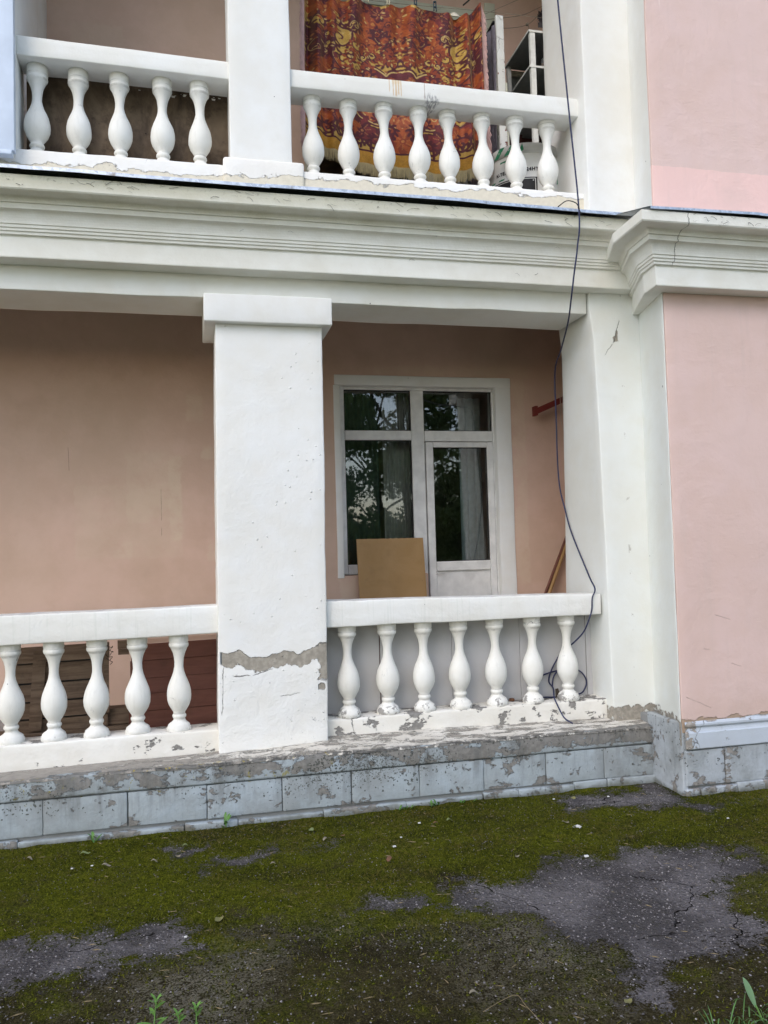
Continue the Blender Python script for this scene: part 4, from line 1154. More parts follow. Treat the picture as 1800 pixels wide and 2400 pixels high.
t = board_stack('wooden_pallet_panel', 'old grey-brown panel of nailed boards standing behind the lower left balusters', 'wooden panel', -1.16, -0.575,
                [0.515, 0.605, 0.715, 0.835, 0.962, 1.075], 0.62, 0.022, m_oldwood, slope=0.018, gap=0.012)
V, F = box_data((-1.062, -0.985), (0.592, 0.618), (0.535, 1.045)); V[:, 0] += (V[:, 2] - 0.54) * 0.07
mesh('batten', V, F, m_oldwood, t, smooth=False)
V, F = box_data((-0.60, -0.57), (0.600, 0.617), (0.62, 1.05)); mesh('batten', V, F, m_oldwood, t, smooth=False)
V, F = join([tube_data([(-0.578 + RNG.uniform(-.02, .01), 0.60, 1.06 - .03 * k), (-0.56 + RNG.uniform(-.02, .02), 0.588, 1.04 - .03 * k), (-0.545, 0.595, 1.05 - .035 * k), (-0.56, 0.59, 1.02 - .03 * k)], 0.0022, sides=4, smooth=4) for k in range(4)])
mesh('wire_scrap', V, F, simple('rusty_wire', (0.05, 0.03, 0.02), 0.7), t)
t = thing('timber_beam', 'dark weathered timber lying behind the lower left balusters under the old boards', 'timber beam', (-0.8, 0.70, 0.47))
V, F = slab_data((-1.6, -0.36), (0.60, 0.74), (0.47, 0.522), r=0.006, step=0.2, amp=0.003, seed=301); mesh('beam', V, F, m_oldwood, t)
V, F = slab_data((-0.66, -0.36), (0.66, 0.80), (0.525, 0.628), r=0.006, step=0.1, amp=0.003, seed=302); mesh('beam', V, F, m_oldwood, t)
t = board_stack('painted_board_panel', 'red-brown painted board panel behind the balusters just left of the wide column', 'wooden panel', -0.44, 0.25,
                [0.485, 0.610, 0.723, 0.826, 0.944, 1.055], 0.62, 0.025, m_redwood, slope=0.016, gap=0.003)
V, F = box_data((-0.44, 0.25), (0.628, 0.66), (1.058, 1.085)); V[:, 2] += 0.016 * (V[:, 0] + 0.1); mesh('top_rail', V, F, m_loggia, t, smooth=False)
V, F = box_data((-0.515, -0.438), (0.63, 0.65), (1.025, 1.080)); mesh('plank', V, F, m_oldwood, t, smooth=False)
V, F = box_data((-0.512, -0.445), (0.632, 0.652), (0.985, 1.022)); mesh('plank', V, F, m_oldwood, t, smooth=False)

t = thing('white_panelling', 'white boards closing the lower right balustrade from behind, seams showing between the balusters', 'panelling', (1.8, 0.47, 0.50))
xs = [0.80, 1.226, 1.745, 2.257, 2.775, 2.85]
for k, (a, b) in enumerate(zip(xs, xs[1:])):
    V, F = slab_data((a + 0.0025, b - (0.0045 if k == 0 else 0.0015)), (0.452 + 0.002 * (k % 2), 0.468), (0.50, 1.128), r=0.003, step=0.1, amp=0.0015, amp2=0.0003, seed=310 + k)
    mesh('board', V, F, m_whiteboard, t)
V, F = box_data((1.19, 1.27), (0.470, 0.50), (0.50, 1.128)); mesh('stud', V, F, simple('rust_brown_stud', (0.16, 0.05, 0.03), 0.8), t, smooth=False)

# tan sheet leaning on the window
V, F = slab_data((0, 0.572), (0, 0.012), (0, 1.18), r=0.002, step=0.1, amp=0.0012, amp2=0, seed=320)
ln = math.radians(9.0)
y = V[:, 1].copy(); z = V[:, 2].copy()
V[:, 0] += 1.295; V[:, 1] = 1.345 + y * math.cos(ln) + z * math.sin(ln); V[:, 2] = 0.548 + z * math.cos(ln) - y * math.sin(ln) - 0.004 * (V[:, 0] - 1.29)
V[:, 2] -= V[:, 2].min() - 0.474; V[:, 2] = 0.474 + (V[:, 2] - 0.474) * (1.722 - 0.474) / (V[:, 2].max() - 0.474)
tag(mesh('fibreboard_sheet', V, F, m_tanply, None), 'tan fibreboard sheet leaning against the balcony window', 'board')
# a second, whiter board edge just behind it
V, F = box_data((1.865, 1.90), (1.45, 1.47), (0.474, 1.40)); V[:, 1] += (V[:, 2] - 0.474) * 0.14
tag(mesh('batten', V, F, simple('cream_batten', (0.55, 0.5, 0.4), 0.7), None, smooth=False), 'narrow cream batten standing at the right edge of the tan sheet', 'batten')
# red bracket
t = thing('red_bracket', 'dark red metal bracket sticking out of the loggia side wall under the ceiling', 'bracket', (3.36, 1.45, 2.9))
mred = paint('chipped_dark_red', (0.19, 0.028, 0.022), (0.05, 0.03, 0.03), None, spk=(18, 0.09, 0.3), crk=None)
V, F = slab_data((2.89, 3.37), (1.40, 1.46), (2.76, 2.815), r=0.004, step=0.1, amp=0.001, seed=330); V[:, 2] += (V[:, 0] - 2.89) * 0.42; mesh('arm', V, F, mred, t)
V, F = box_data((2.868, 2.892), (1.395, 1.465), (2.748, 2.83)); mesh('end_plate', V, F, mred, t, smooth=False)
mstr = simple('white_string', (0.5, 0.47, 0.42), 0.9)
V, F = join([tube_data([(3.10 + .02 * k, 1.392, 2.93 + .01 * k), (3.10 + .02 * k, 1.388, 2.88), (3.105 + .02 * k, 1.40, 2.82), (3.11 + .03 * k, 1.41, 2.70 - .1 * k), (3.14 + .03 * k, 1.41, 2.60 - .05 * k)], 0.0022, sides=4, smooth=5) for k in range(2)])
tag(mesh('string', V, F, mstr, t))
# two sticks in the corner
for k, (xa, xb, r, lab, mm) in enumerate([(2.93, 3.20, 0.012, 'dark thin stick leaning in the corner of the lower loggia, left one of two', m_redwood), (2.97, 3.22, 0.019, 'pale brown broom handle leaning in the corner of the lower loggia, right one of two', m_tanply)]):
    xa0 = xa - (xb - xa) * 0.745 / 0.62
    o = tube('stick', [(xb + (xa - xb) * 2.35, 1.40 + 0.02 * k, 0.474), (xb, 1.55, 1.72)], r, mm, None, sides=8, smooth=3)
    tag(o, lab, 'stick')
# curtains behind the glass
def curtain(x0, x1, y, z0, z1, n, amp, mat, lab):
    xs = np.linspace(x0, x1, n * 10); V = []; F = []
    for i, x in enumerate(xs):
        ph = (x - x0) / (x1 - x0) * n * 2 * math.pi
        for z in (z0, (z0 + z1) / 2, z1):
            V.append((x, y + amp * math.sin(ph + 0.4 * math.sin(z * 2)) * (1.2 - 0.4 * (z - z0) / (z1 - z0)), z))
    for i in range(len(xs) - 1):
        for j in range(2): F.append((i * 3 + j, (i + 1) * 3 + j, (i + 1) * 3 + j + 1, i * 3 + j + 1))
    tag(mesh('curtain', V, F, mat, None), lab, 'curtain')
curtain(1.63, 1.88, 1.92, 0.9, 3.02, 5, 0.022, simple('grey_curtain_cloth', (0.58, 0.56, 0.52), 0.9), 'grey gathered curtain behind the right half of the left window pane')
curtain(1.12, 1.60, 1.96, 0.9, 3.02, 7, 0.02, simple('dark_green_curtain_cloth', (0.09, 0.14, 0.11), 0.9), 'dark green curtain behind the left half of the left window pane')
curtain(2.40, 2.62, 2.10, 0.6, 3.02, 3, 0.02, simple('pale_curtain_cloth', (0.55, 0.62, 0.63), 0.9), 'pale bluish curtain behind the glass of the balcony door')

# ------------------------------------------------------------------ cable
mcab = simple('dark_blue_cable', (0.022, 0.028, 0.085), 0.5)
main = [(2.33, -0.26, 6.3), (2.394, -0.25, 5.235), (2.46, -0.22, 4.5), (2.511, -0.208, 3.835), (2.498, -0.19, 3.60), (2.481, -0.165, 3.436), (2.485, -0.10, 3.283), (2.565, 0.12, 3.185), (2.69, 0.50, 3.09), (2.748, 0.735, 2.98),
        (2.762, 0.775, 2.6), (2.772, 0.80, 2.3), (2.783, 0.80, 2.08), (2.788, 0.733, 1.899), (2.790, 0.639, 1.715), (2.792, 0.392, 1.398), (2.755, 0.24, 1.312), (2.722, 0.222, 1.25), (2.715, 0.222, 1.17), (2.692, 0.225, 1.10),
        (2.67, 0.27, 1.01), (2.62, 0.33, 0.93), (2.575, 0.425, 0.86), (2.530, 0.430, 0.80), (2.482, 0.43, 0.72), (2.463, 0.43, 0.65), (2.488, 0.415, 0.60), (2.44, 0.30, 0.560), (2.437, 0.25, 0.52), (2.46, 0.235, 0.46), (2.475, 0.205, 0.425), (2.485, 0.12, 0.412)]
loop = [(2.30, 0.43, 0.60), (2.32, 0.435, 0.66), (2.434, 0.437, 0.700), (2.535, 0.437, 0.722), (2.63, 0.44, 0.732), (2.715, 0.435, 0.705), (2.757, 0.43, 0.640), (2.741, 0.43, 0.576), (2.685, 0.42, 0.545), (2.52, 0.43, 0.535), (2.43, 0.42, 0.541), (2.34, 0.43, 0.545), (2.30, 0.43, 0.60)]
loop2 = [(2.535, 0.432, 0.722), (2.50, 0.428, 0.68), (2.487, 0.425, 0.62), (2.49, 0.42, 0.60)]
V, F = join([tube_data(main, 0.0055, sides=6, smooth=7), tube_data(loop, 0.0055, sides=6, smooth=7), tube_data(loop2, 0.0055, sides=6, smooth=6)])
tag(mesh('cable', V, F, mcab, None, base=(2.485, 0.12, 0.40)), 'thin dark blue cable hanging from above past the cornice, coiled behind the last lower baluster', 'cable')
V, F = join([tube_data([(2.37, -0.19, 3.865), (2.43, -0.20, 3.905), (2.49, -0.21, 3.89), (2.512, -0.212, 3.85)], 0.0035, sides=5, smooth=5), tube_data([(2.50, -0.215, 3.86), (2.52, -0.21, 3.83), (2.507, -0.22, 3.81)], 0.003, sides=5, smooth=4)])
tag(mesh('wire_tie', V, F, m_dark, None), 'short black wire tying the hanging cable to the metal edge of the cornice', 'wire')
# dead leaves caught in the coil
V, F = join([(np.array([(2.50, 0.40, 0.535), (2.53, 0.39, 0.55), (2.525, 0.41, 0.60), (2.505, 0.42, 0.595)]), [(0, 1, 2, 3)]), (np.array([(2.515, 0.385, 0.536), (2.545, 0.375, 0.54), (2.55, 0.40, 0.565), (2.52, 0.40, 0.575)]), [(0, 1, 2, 3)])])
tag(mesh('dead_leaf', V, F, simple('dead_leaf_brown', (0.05, 0.04, 0.03), 0.9), None, smooth=False), 'dark dead leaf caught in the cable coil by the last lower baluster', 'leaf')
V, F = slab_data((2.15, 2.185), (0.40, 0.43), (0.531, 0.553), r=0.008, step=0.02, amp=0.002, seed=340)
tag(mesh('nutshell', V, F, simple('nut_brown', (0.16, 0.07, 0.03), 0.6), None), 'small brown nutshell on the curb between the fifth and sixth lower balusters', 'nutshell')
# ------------------------------------------------------------------ upper loggia
for k, (a, b) in enumerate([(-1.02, 0.27)]):
    V, F = slab_data((a, b), (0.475, 0.487), (4.05, 4.80), r=0.002, step=0.1, amp=0.003, amp2=0, seed=401)
    tag(mesh('plywood_sheet', V, F, m_ply, None), 'dark water-stained plywood sheet closing the upper left balustrade from behind', 'board')

# --- bedspread: velvet cloth with a printed brocade pattern (a flat print, one colour per vertex)
NU, NV = 380, 340
W, H = 1.42, 1.46
uu = np.linspace(0, 1, NU); vv = np.linspace(0, 1, NV)
IMG = np.zeros((NV, NU, 3))
GOLD = np.array([0.44, 0.275, 0.060]); RED = np.array([0.215, 0.038, 0.013]); ORG = np.array([0.31, 0.066, 0.015]); MAR = np.array([0.070, 0.011, 0.017]); CRM = np.array([0.52, 0.36, 0.13])
IMG[:] = GOLD
yy, xx = np.mgrid[0:NV, 0:NU]
px = NU / W; py = NV / H
def dab(x, y, r, col, a=1.0, ax=1.0, ang=0.0):
    x0, x1 = int((x - r * 1.6) * px), int((x + r * 1.6) * px) + 2; y0, y1 = int((y - r * 1.6) * py), int((y + r * 1.6) * py) + 2
    x0, y0 = max(0, x0), max(0, y0)
    if x0 >= NU or y0 >= NV or x1 <= 0 or y1 <= 0: return
    X = xx[y0:y1, x0:x1] / px - x; Y = yy[y0:y1, x0:x1] / py - y
    c, s = math.cos(ang), math.sin(ang)
    d = np.sqrt(((X * c + Y * s) / ax) ** 2 + (-X * s + Y * c) ** 2)
    m = np.clip((r - d) / 0.004 + 0.5, 0, 1)[..., None] * a
    IMG[y0:y1, x0:x1] = IMG[y0:y1, x0:x1] * (1 - m) + np.asarray(col) * m
def both(fn):
    fn(1); fn(-1)
CX = W * 0.53
def stroke(pts, w0, w1, col, sym=True, n=90):
    P = catmull(np.array([(a, b, 0) for a, b in pts]), 16)
    for i, p in enumerate(P):
        t = i / (len(P) - 1); r = w0 + (w1 - w0) * t
        dab(p[0], p[1], r, col)
        if sym: dab(2 * CX - p[0], p[1], r, col)
def spiral(x, y, r, turns, a0, w, col, leaf=None, sym=True, sgn=1):
    N = int(60 * turns)
    for i in range(N):
        t = i / N; rad = r * (1 - t) ** 0.9; a = a0 + sgn * turns * 2 * math.pi * t
        X, Y = x + rad * math.cos(a), y + rad * math.sin(a)
        ww = w * (1.0 - 0.55 * t)
        for s in ((1, -1) if sym else (1,)):
            q = X if s == 1 else 2 * CX - X
            dab(q, Y, ww, col)
            if leaf is not None and i % 7 == 3 and t < 0.7:
                aa = a if s == 1 else math.pi - a
                dab(q + 0.9 * (ww + 0.014) * math.cos(aa), Y + 0.9 * (ww + .014) * math.sin(aa), 0.011, leaf, ax=2.0, ang=aa + 0.7 * sgn * s)
def flower(x, y, r, cols, pet=7, sym=True, seed=0):
    rg = np.random.default_rng(seed)
    L = [(rg.uniform(0.55, 1.0), rg.uniform(-.3, .3)) for _ in range(pet * 2)]
    for s in ((1, -1) if sym else (1,)):
        X = x if s == 1 else 2 * CX - x
        for k in range(pet * 2):
            f, j = L[k]; a = 2 * math.pi * k / (pet * 2) + j
            if s == -1: a = math.pi - a
            dab(X + math.cos(a) * r * f * .62, y + math.sin(a) * r * f * .62, r * 0.26, cols[k % 2], ax=1.9, ang=a)
        for k in range(pet):
            a = 2 * math.pi * k / pet + L[k][1]
            if s == -1: a = math.pi - a
            for q in (0.25, 0.4, 0.55):
                dab(X + math.cos(a) * r * q, y + math.sin(a) * r * q, 0.0032, cols[2], 0.7, ax=3.0, ang=a + .4)
        dab(X, y, r * 0.20, cols[0]); dab(X, y, r * 0.10, cols[2], 0.8)
FC = (RED, ORG, np.array([0.42, 0.16, 0.035]))
FM = (MAR, np.array([0.14, 0.02, 0.02]), np.array([0.42, 0.16, 0.05]))
# upper field
for q, (x, y, r, c) in enumerate([(0.16, 0.10, .15, FC), (0.55, 0.18, .16, FC), (CX, 0.12, .15, FC), (0.36, 0.12, .11, FM), (CX, 0.30, .13, FC), (0.50, 0.34, .11, FC), (0.06, 0.40, .12, FM), (0.60, 0.08, .08, FM),
                                  (0.13, 0.62, .15, FM), (0.20, 0.70, .13, FC), (0.28, 0.86, .12, FM), (0.06, 0.80, .14, FC), (0.42, 0.03, 0.09, FM), (0.27, 0.02, 0.08, FC)]):
    flower(x, y, r, c, pet=7, seed=q)
for (x, y, r, tn, a0, sg) in [(0.28, 0.36, .13, 1.7, 2.6, 1), (0.30, 0.56, .11, 1.6, 4.2, -1), (0.12, 0.26, .09, 1.5, 0.5, 1), (0.62, 0.27, .10, 1.4, 0.2, 1), (0.09, 0.52, .08, 1.4, 5.0, -1), (0.33, 0.20, .08, 1.5, 1.0, -1),
                              (0.40, 0.25, 0.05, 1.4, 3.0, 1), (0.68, 0.42, 0.035, 1.3, 3.3, -1), (0.47, 0.50, 0.045, 1.3, 5.5, 1), (0.20, 0.47, .06, 1.5, 2.0, 1), (0.26, 0.74, .08, 1.6, 1.5, 1), (0.10, 0.93, .08, 1.5, 2.5, -1), (0.30, 0.98, .07, 1.5, 0, 1)]:
    spiral(x, y, r, tn, a0, 0.0125, MAR, leaf=MAR, sgn=sg)
    spiral(x, y, r * 0.93, tn * .8, a0 + .12, 0.003, CRM, sgn=sg)
# medallion
top = [(0.36, 0.80), (0.39, 0.70), (0.44, 0.62), (0.50, 0.575), (0.56, 0.57), (0.61, 0.60), (0.635, 0.625), (0.655, 0.605), (0.69, 0.588), (CX, 0.585)]
med = catmull(np.array([(a, b, 0) for a, b in top]), 10)[:, :2]
low = [(0.36, 0.80), (0.355, 0.92), (0.40, 1.03), (0.50, 1.08), (0.60, 1.10), (CX, 1.12)]
lowc = catmull(np.array([(a, b, 0) for a, b in low]), 10)[:, :2]
for iu in range(NU):
    x = iu / px; xm = x if x <= CX else 2 * CX - x
    if xm < 0.36: continue
    yt = np.interp(xm, med[:, 0], med[:, 1]); yl = np.interp(xm, lowc[:, 0], lowc[:, 1])
    a, b = int(yt * py), int(yl * py)
    IMG[a:b, iu] = np.array([0.10, 0.016, 0.022])
for pts in (top, low):
    stroke(pts, 0.009, 0.009, MAR); stroke([(a + 0.008, b + (0.014 if pts is top else -0.012)) for a, b in pts], 0.005, 0.005, CRM)
for q, (x, y, r) in enumerate([(0.50, 0.74, .12), (0.62, 0.78, .10), (0.45, 0.88, .10), (CX, 0.80, .12), (0.57, 0.93, .13), (CX, 1.0, .11), (0.68, 0.70, 0.05)]):
    flower(x, y, r, (np.array([0.25, 0.055, 0.02]), np.array([0.32, 0.085, 0.03]), np.array([0.44, 0.22, 0.075])), pet=8, seed=40 + q)
for (x, y, r, a0) in [(0.55, 0.74, .09, 3.5), (0.66, 0.75, .05, 2.0), (0.45, 0.80, .05, 1.0), (0.62, 0.88, .05, 4.0), (0.50, 0.97, .05, 2.0)]:
    spiral(x, y, r, 1.4, a0, 0.004, CRM)
for (x, y) in [(0.49, 0.545), (0.715, 0.555), (0.385, 0.66), (0.345, 0.75)]:
    spiral(x, y, 0.022, 1.3, 1.5, 0.006, MAR)
for (x, y, r, tn, a0, sg) in [(0.40, 0.42, .05, 1.3, 0.3, 1), (0.53, 0.47, .045, 1.3, 2.3, -1), (0.62, 0.46, .04, 1.3, 4.3, 1), (0.36, 0.52, .045, 1.4, 1.3, 1), (0.30, 0.68, .05, 1.4, 5.3, -1), (0.70, 0.50, 0.03, 1.2, 1.0, 1), (0.46, 0.40, .035, 1.3, 0, -1), (0.17, 0.36, 0.05, 1.3, 2, 1), (0.05, 0.66, 0.05, 1.4, 2, 1)]:
    spiral(x, y, r, tn, a0, 0.007, MAR, leaf=RED, sgn=sg)
rg = np.random.default_rng(5)
for _ in range(34):
    spiral(rg.uniform(0.02, 0.72), rg.uniform(0.02, 1.26), rg.uniform(0.025, 0.06), rg.uniform(1.1, 1.7), rg.uniform(0, 6.28), rg.uniform(0.0045, 0.0075), (MAR, MAR, RED)[rg.integers(3)], leaf=(MAR, RED)[rg.integers(2)], sgn=(1, -1)[rg.integers(2)])
for _ in range(420):
    x, y = rg.uniform(0, W * 0.53), rg.uniform(0, 1.28); a = rg.uniform(0, 6.28)
    dab(x, y, rg.uniform(0.003, 0.0075), (MAR, RED, CRM, MAR)[rg.integers(4)], 0.8, ax=2.2, ang=a); dab(2 * CX - x, y, rg.uniform(0.003, 0.0075), (MAR, RED, CRM, MAR)[rg.integers(4)], 0.8, ax=2.2, ang=-a)
# lower field and border
for q, (x, y, r, c) in enumerate([(0.20, 1.10, .12, FM), (CX, 1.22, .12, FC), (0.45, 1.16, .12, FM), (0.10, 1.18, .12, FC), (0.60, 1.20, .10, FM), (0.33, 1.14, .10, FC)]):
    flower(x, y, r, c, pet=7, seed=70 + q)
for (x, y, r, a0, sg) in [(0.30, 1.20, .08, 1.0, 1), (0.55, 1.24, .07, 3.0, -1), (0.16, 1.25, .06, 0, 1), (0.42, 1.26, .05, 2, 1), (0.66, 1.14, .06, 2, 1)]:
    spiral(x, y, r, 1.6, a0, 0.012, MAR, leaf=MAR, sgn=sg)
b0 = int(1.345 * py); IMG[b0:] = np.array([0.44, 0.23, 0.03])
IMG[b0 - 3:b0 + 1] = MAR
# slight weave noise
IMG *= (0.82 + 0.36 * vnoise(np.column_stack([xx.ravel(), yy.ravel(), 0 * xx.ravel()]), 0.6, 3).reshape(NV, NU))[..., None]
IMG *= (0.85 + 0.3 * vnoise(np.column_stack([xx.ravel(), yy.ravel(), 0 * xx.ravel()]), 0.09, 5).reshape(NV, NU))[..., None]
IMG = np.clip(IMG, 0, 1)

U, Vv = np.meshgrid(uu, vv)
PINS = np.array([0.02, 0.14, 0.345, 0.53, 0.72, 0.985])
def cloth_pos(U, Vv):
    # X spreads a little towards the bottom; folds run down from the pins
    x = 0.848 + U * (2.236 - 0.848) + 0.010 * np.sin(U * 9 + 1) + (U - 0.5) * 0.03 * Vv
    dpin = np.min(np.abs(U[..., None] - PINS[None, None, :]), axis=2)
    top = 5.785 + 0.0 * U - 0.022 * np.sin(np.clip(dpin / 0.1, 0, 1) * math.pi / 2) + 0.055 * np.clip((U - 0.93) / 0.06, 0, 1) + 0.03 * np.clip((0.2 - U) / 0.2, 0, 1)
    bot = np.interp(U, [0, 0.13, 0.3, 0.5, 0.75, 0.95, 1.0], [4.70, 4.61, 4.555, 4.515, 4.49, 4.535, 4.56])
    z = top + (bot - top) * Vv
    fold = 0.024 * np.sin(U * 38 + 1.2 * np.sin(Vv * 3)) * np.exp(-Vv * 1.6) + 0.020 * np.sin(U * 17 + 1.5 * Vv + 0.6) + 0.014 * np.sin(U * 61 + 2 * Vv) * (0.4 + 0.6 * np.exp(-Vv * 3))
    edgef = 0.05 * np.exp(-U * 9) * np.sin(U * 70) + 0.05 * np.exp(-(1 - U) * 9) * np.sin(U * 75)
    y = 0.76 + fold + edgef + 0.03 * Vv * np.sin(U * 5)
    return x, y, z
X, Y, Z = cloth_pos(U, Vv)
pos = np.stack([X, Y, Z], 2).reshape(-1, 3)
I = (np.arange(NV - 1)[:, None] * NU + np.arange(NU - 1)[None, :]).ravel()
F = np.column_stack([I, I + NU, I + NU + 1, I + 1])
bs = thing('bedspread', 'orange and maroon velvet bedspread with scroll pattern hung out behind the upper right balustrade', 'bedspread', (1.54, 0.76, 4.5))
nb = NB('printed_velvet', 0.6, 0.25)
at = nb.n('ShaderNodeAttribute'); at.attribute_name = 'print'
nb.color(at.outputs['Color'])
nb.b.inputs['Sheen Weight'].default_value = 0.35; nb.b.inputs['Sheen Roughness'].default_value = 0.4
nb.b.inputs['Sheen Tint'].default_value = (1, 0.75, 0.45, 1)
nb.bump(nb.noise(300, 2), 0.001)
o = mesh('cloth', pos, F.tolist(), nb.m, bs)
ca = o.data.color_attributes.new('print', 'FLOAT_COLOR', 'POINT')
ca.data.foreach_set('color', np.concatenate([IMG.reshape(-1, 3), np.ones((NU * NV, 1))], 1).astype(np.float32).ravel())
# bottom fringe and side tassels: real threads
def threads(name, base, L, mat, spread, r=0.0016, horizontal=0.0):
    parts = []
    for (x, y, z) in base:
        l = L * RNG.uniform(0.8, 1.1); dx = RNG.uniform(-spread, spread); dy = RNG.uniform(-spread, spread)
        a = np.array([(x - r, y, z), (x + r, y, z), (x + r + dx + horizontal, y + dy - 0.001, z - l), (x - r + dx + horizontal, y + dy, z - l)])
        parts.append((a, [(0, 1, 2, 3)]))
    V, F = join(parts)
    return tag(mesh(name, V, F, mat, bs, smooth=False), kind='stuff')
ub = np.linspace(0.0, 1.0, 560)
bx, by, bz = cloth_pos(ub[None, :], np.ones((1, 560)))
threads('bottom_fringe', np.stack([bx[0], by[0], bz[0] + 0.004], 1), 0.088, simple('cream_fringe', (0.50, 0.42, 0.24), 0.9), 0.006)
vb = np.linspace(0, 0.98, 330)
mpk = simple('pale_pink_fringe', (0.62, 0.40, 0.36), 0.9)
for ue, hz_ in ((0.0, -0.028), (1.0, 0.030)):
    sx, sy, sz = cloth_pos(np.full((1, 330), ue), vb[None, :])
    threads('side_fringe', np.stack([sx[0], sy[0], sz[0]], 1), 0.10, mpk, 0.010, r=0.0025, horizontal=hz_)
# pale reverse turned over at the top right corner
V = []; F = []
for i in range(12):
    t = i / 11
    for j in range(3):
        V.append((1.98 + 0.21 * t, 0.775 + 0.01 * j, 5.765 + (0.012 + 0.035 * math.exp(-((t - 0.28) / 0.16) ** 2) + 0.03 * max(0, t - 0.75) / 0.25) * j / 2))
for i in range(11):
    for j in range(2): F.append((i * 3 + j, (i + 1) * 3 + j, (i + 1) * 3 + j + 1, i * 3 + j + 1))
mesh('turned_hem', V, F, simple('cream_lining', (0.66, 0.60, 0.48), 0.8), bs)
# clothes pegs
mpeg = simple('ivory_peg', (0.66, 0.60, 0.42), 0.5); mpegd = simple('dark_peg', (0.03, 0.05, 0.06), 0.5)
for k, (x, zz, m_, lab) in enumerate([(1.327, 5.79, mpeg, 'ivory clothes peg at the top of the bedspread, left one of the two ivory pegs'), (1.49, 5.79, mpeg, 'ivory clothes peg at the top of the bedspread, right one of the two ivory pegs'),
                                 (1.705, 5.785, mpegd, 'dark clothes peg near the middle of the bedspread top'), (1.86, 5.785, mpegd, 'dark clothes peg by the pale turned corner of the bedspread')]):
    parts = [slab_data((x - 0.013, x - 0.005), (0.725, 0.737), (zz - 0.035, zz + 0.04), r=0.003, step=0.03, amp=0), slab_data((x + 0.005, x + 0.013), (0.725, 0.737), (zz - 0.035, zz + 0.04), r=0.003, step=0.03, amp=0),
             slab_data((x - 0.011, x + 0.011), (0.723, 0.739), (zz + 0.034, zz + 0.044), r=0.003, step=0.03, amp=0), slab_data((x - 0.010, x + 0.010), (0.724, 0.738), (zz - 0.006, zz + 0.004), r=0.003, step=0.03, amp=0)]
    V, F = join(parts)
    tag(mesh('clothes_peg', V, F, m_, None), lab, 'clothes peg', 'clothes pegs on the bedspread')
# clothes lines
mline = simple('grey_line', (0.24, 0.20, 0.15), 0.8)
for k, (pts, r, lab) in enumerate([
    ([(0.66, 0.74, 5.80), (1.45, 0.755, 5.788), (2.24, 0.765, 5.825), (2.95, 0.765, 5.84)], 0.0022, 'clothes line the bedspread hangs on'),
    ([(2.2, 1.25, 6.03), (2.434, 1.2, 6.065), (2.78, 1.2, 6.15), (2.997, 1.2, 6.262), (3.36, 1.2, 6.40)], 0.0028, 'grey clothes line above the white door leaf, upper of two tied to the bundle'),
    ([(2.2, 1.25, 5.95), (2.433, 1.2, 5.985), (2.70, 1.2, 6.03), (2.834, 1.2, 6.075), (2.91, 1.2, 6.14), (3.0, 1.2, 6.25)], 0.0028, 'grey clothes line with a knot and loose end right of the white door leaf'),
    ([(2.2, 1.3, 6.09), (2.439, 1.25, 6.14), (2.771, 1.2, 6.29), (3.2, 1.2, 6.50)], 0.0022, 'thin clothes line crossing the top of the frame by the old window')]):
    tag(tube('clothes_line', pts, r, mline, None, sides=5, smooth=6), lab, 'clothes line', 'clothes lines in the upper loggia')
V, F = join([tube_data([(2.834, 1.198, 6.075), (2.845, 1.195, 6.05), (2.838, 1.195, 6.0)], 0.0028, sides=5, smooth=4), slab_data((2.822, 2.846), (1.19, 1.21), (6.065, 6.088), r=0.006, step=0.02, amp=0.001)])
tag(mesh('line_knot', V, F, mline, None), 'knot with a loose end on the lower clothes line', 'knot')
V, F = tube_data([(2.34, 1.42, 6.33), (2.40, 1.40, 6.38), (2.47, 1.38, 6.46)], 0.006, sides=6, smooth=4)
tag(mesh('black_wire', V, F, m_dark, None), 'short black wire in front of the old window at the top of the frame', 'wire')
# bundle of dark plastic hanging by the pier
parts = []
for k in range(16):
    x = 2.93 + RNG.uniform(0, 0.09); z = 6.25 - RNG.uniform(0, 0.13); a = RNG.uniform(0, 3)
    q = np.array([(x, 1.2 + RNG.uniform(-.03, .03), z), (x + .05 * math.cos(a), 1.18, z - 0.02), (x + .04, 1.19 + RNG.uniform(-.03, .02), z - .07), (x - .01, 1.2, z - .06)])
    parts.append((q, [(0, 1, 2), (0, 2, 3)]))
V, F = join(parts)
tag(mesh('plastic_bundle', V, F, simple('dark_purple_plastic', (0.045, 0.035, 0.045), 0.3), None, smooth=False), 'dark crumpled bundle tied where the clothes lines meet beside the pier', 'bundle')

# --- old white door leaf standing edge-on, with lilac cloth
t = thing('door_leaf', 'narrow old white door leaf with flaking paint standing edge-on right of the bedspread', 'door leaf', (2.42, 1.1, 4.02))
mfl = paint('flaking_old_white', (0.70, 0.70, 0.66), (0.20, 0.06, 0.04), lambda nb: nb.mul(nb.st(nb.ma('SUBTRACT', nb.noise(26, 6, 0.7), nb.ma('MULTIPLY_ADD', nb.st(nb.x, 2.415, 2.44), -0.06, 0.62)), 0, 0.01), nb.st(nb.z, 5.75, 5.4)), spk=(16, 0.07, 0.35), crk=(5, 0.006, 0.5))
V, F = slab_data((2.385, 2.447), (0.80, 0.83), (4.02, 5.838), r=0.003, step=0.08, amp=0.0015, seed=410); mesh('stile', V, F, mfl, t)
V, F = slab_data((2.395, 2.437), (0.832, 1.45), (5.70, 5.80), r=0.003, step=0.2, amp=0.001, seed=411); mesh('top_rail', V, F, mfl, t)
V, F = slab_data((2.400, 2.432), (0.832, 1.45), (4.02, 4.9), r=0.003, step=0.2, amp=0.001, seed=412); mesh('lower_panel', V, F, mfl, t)
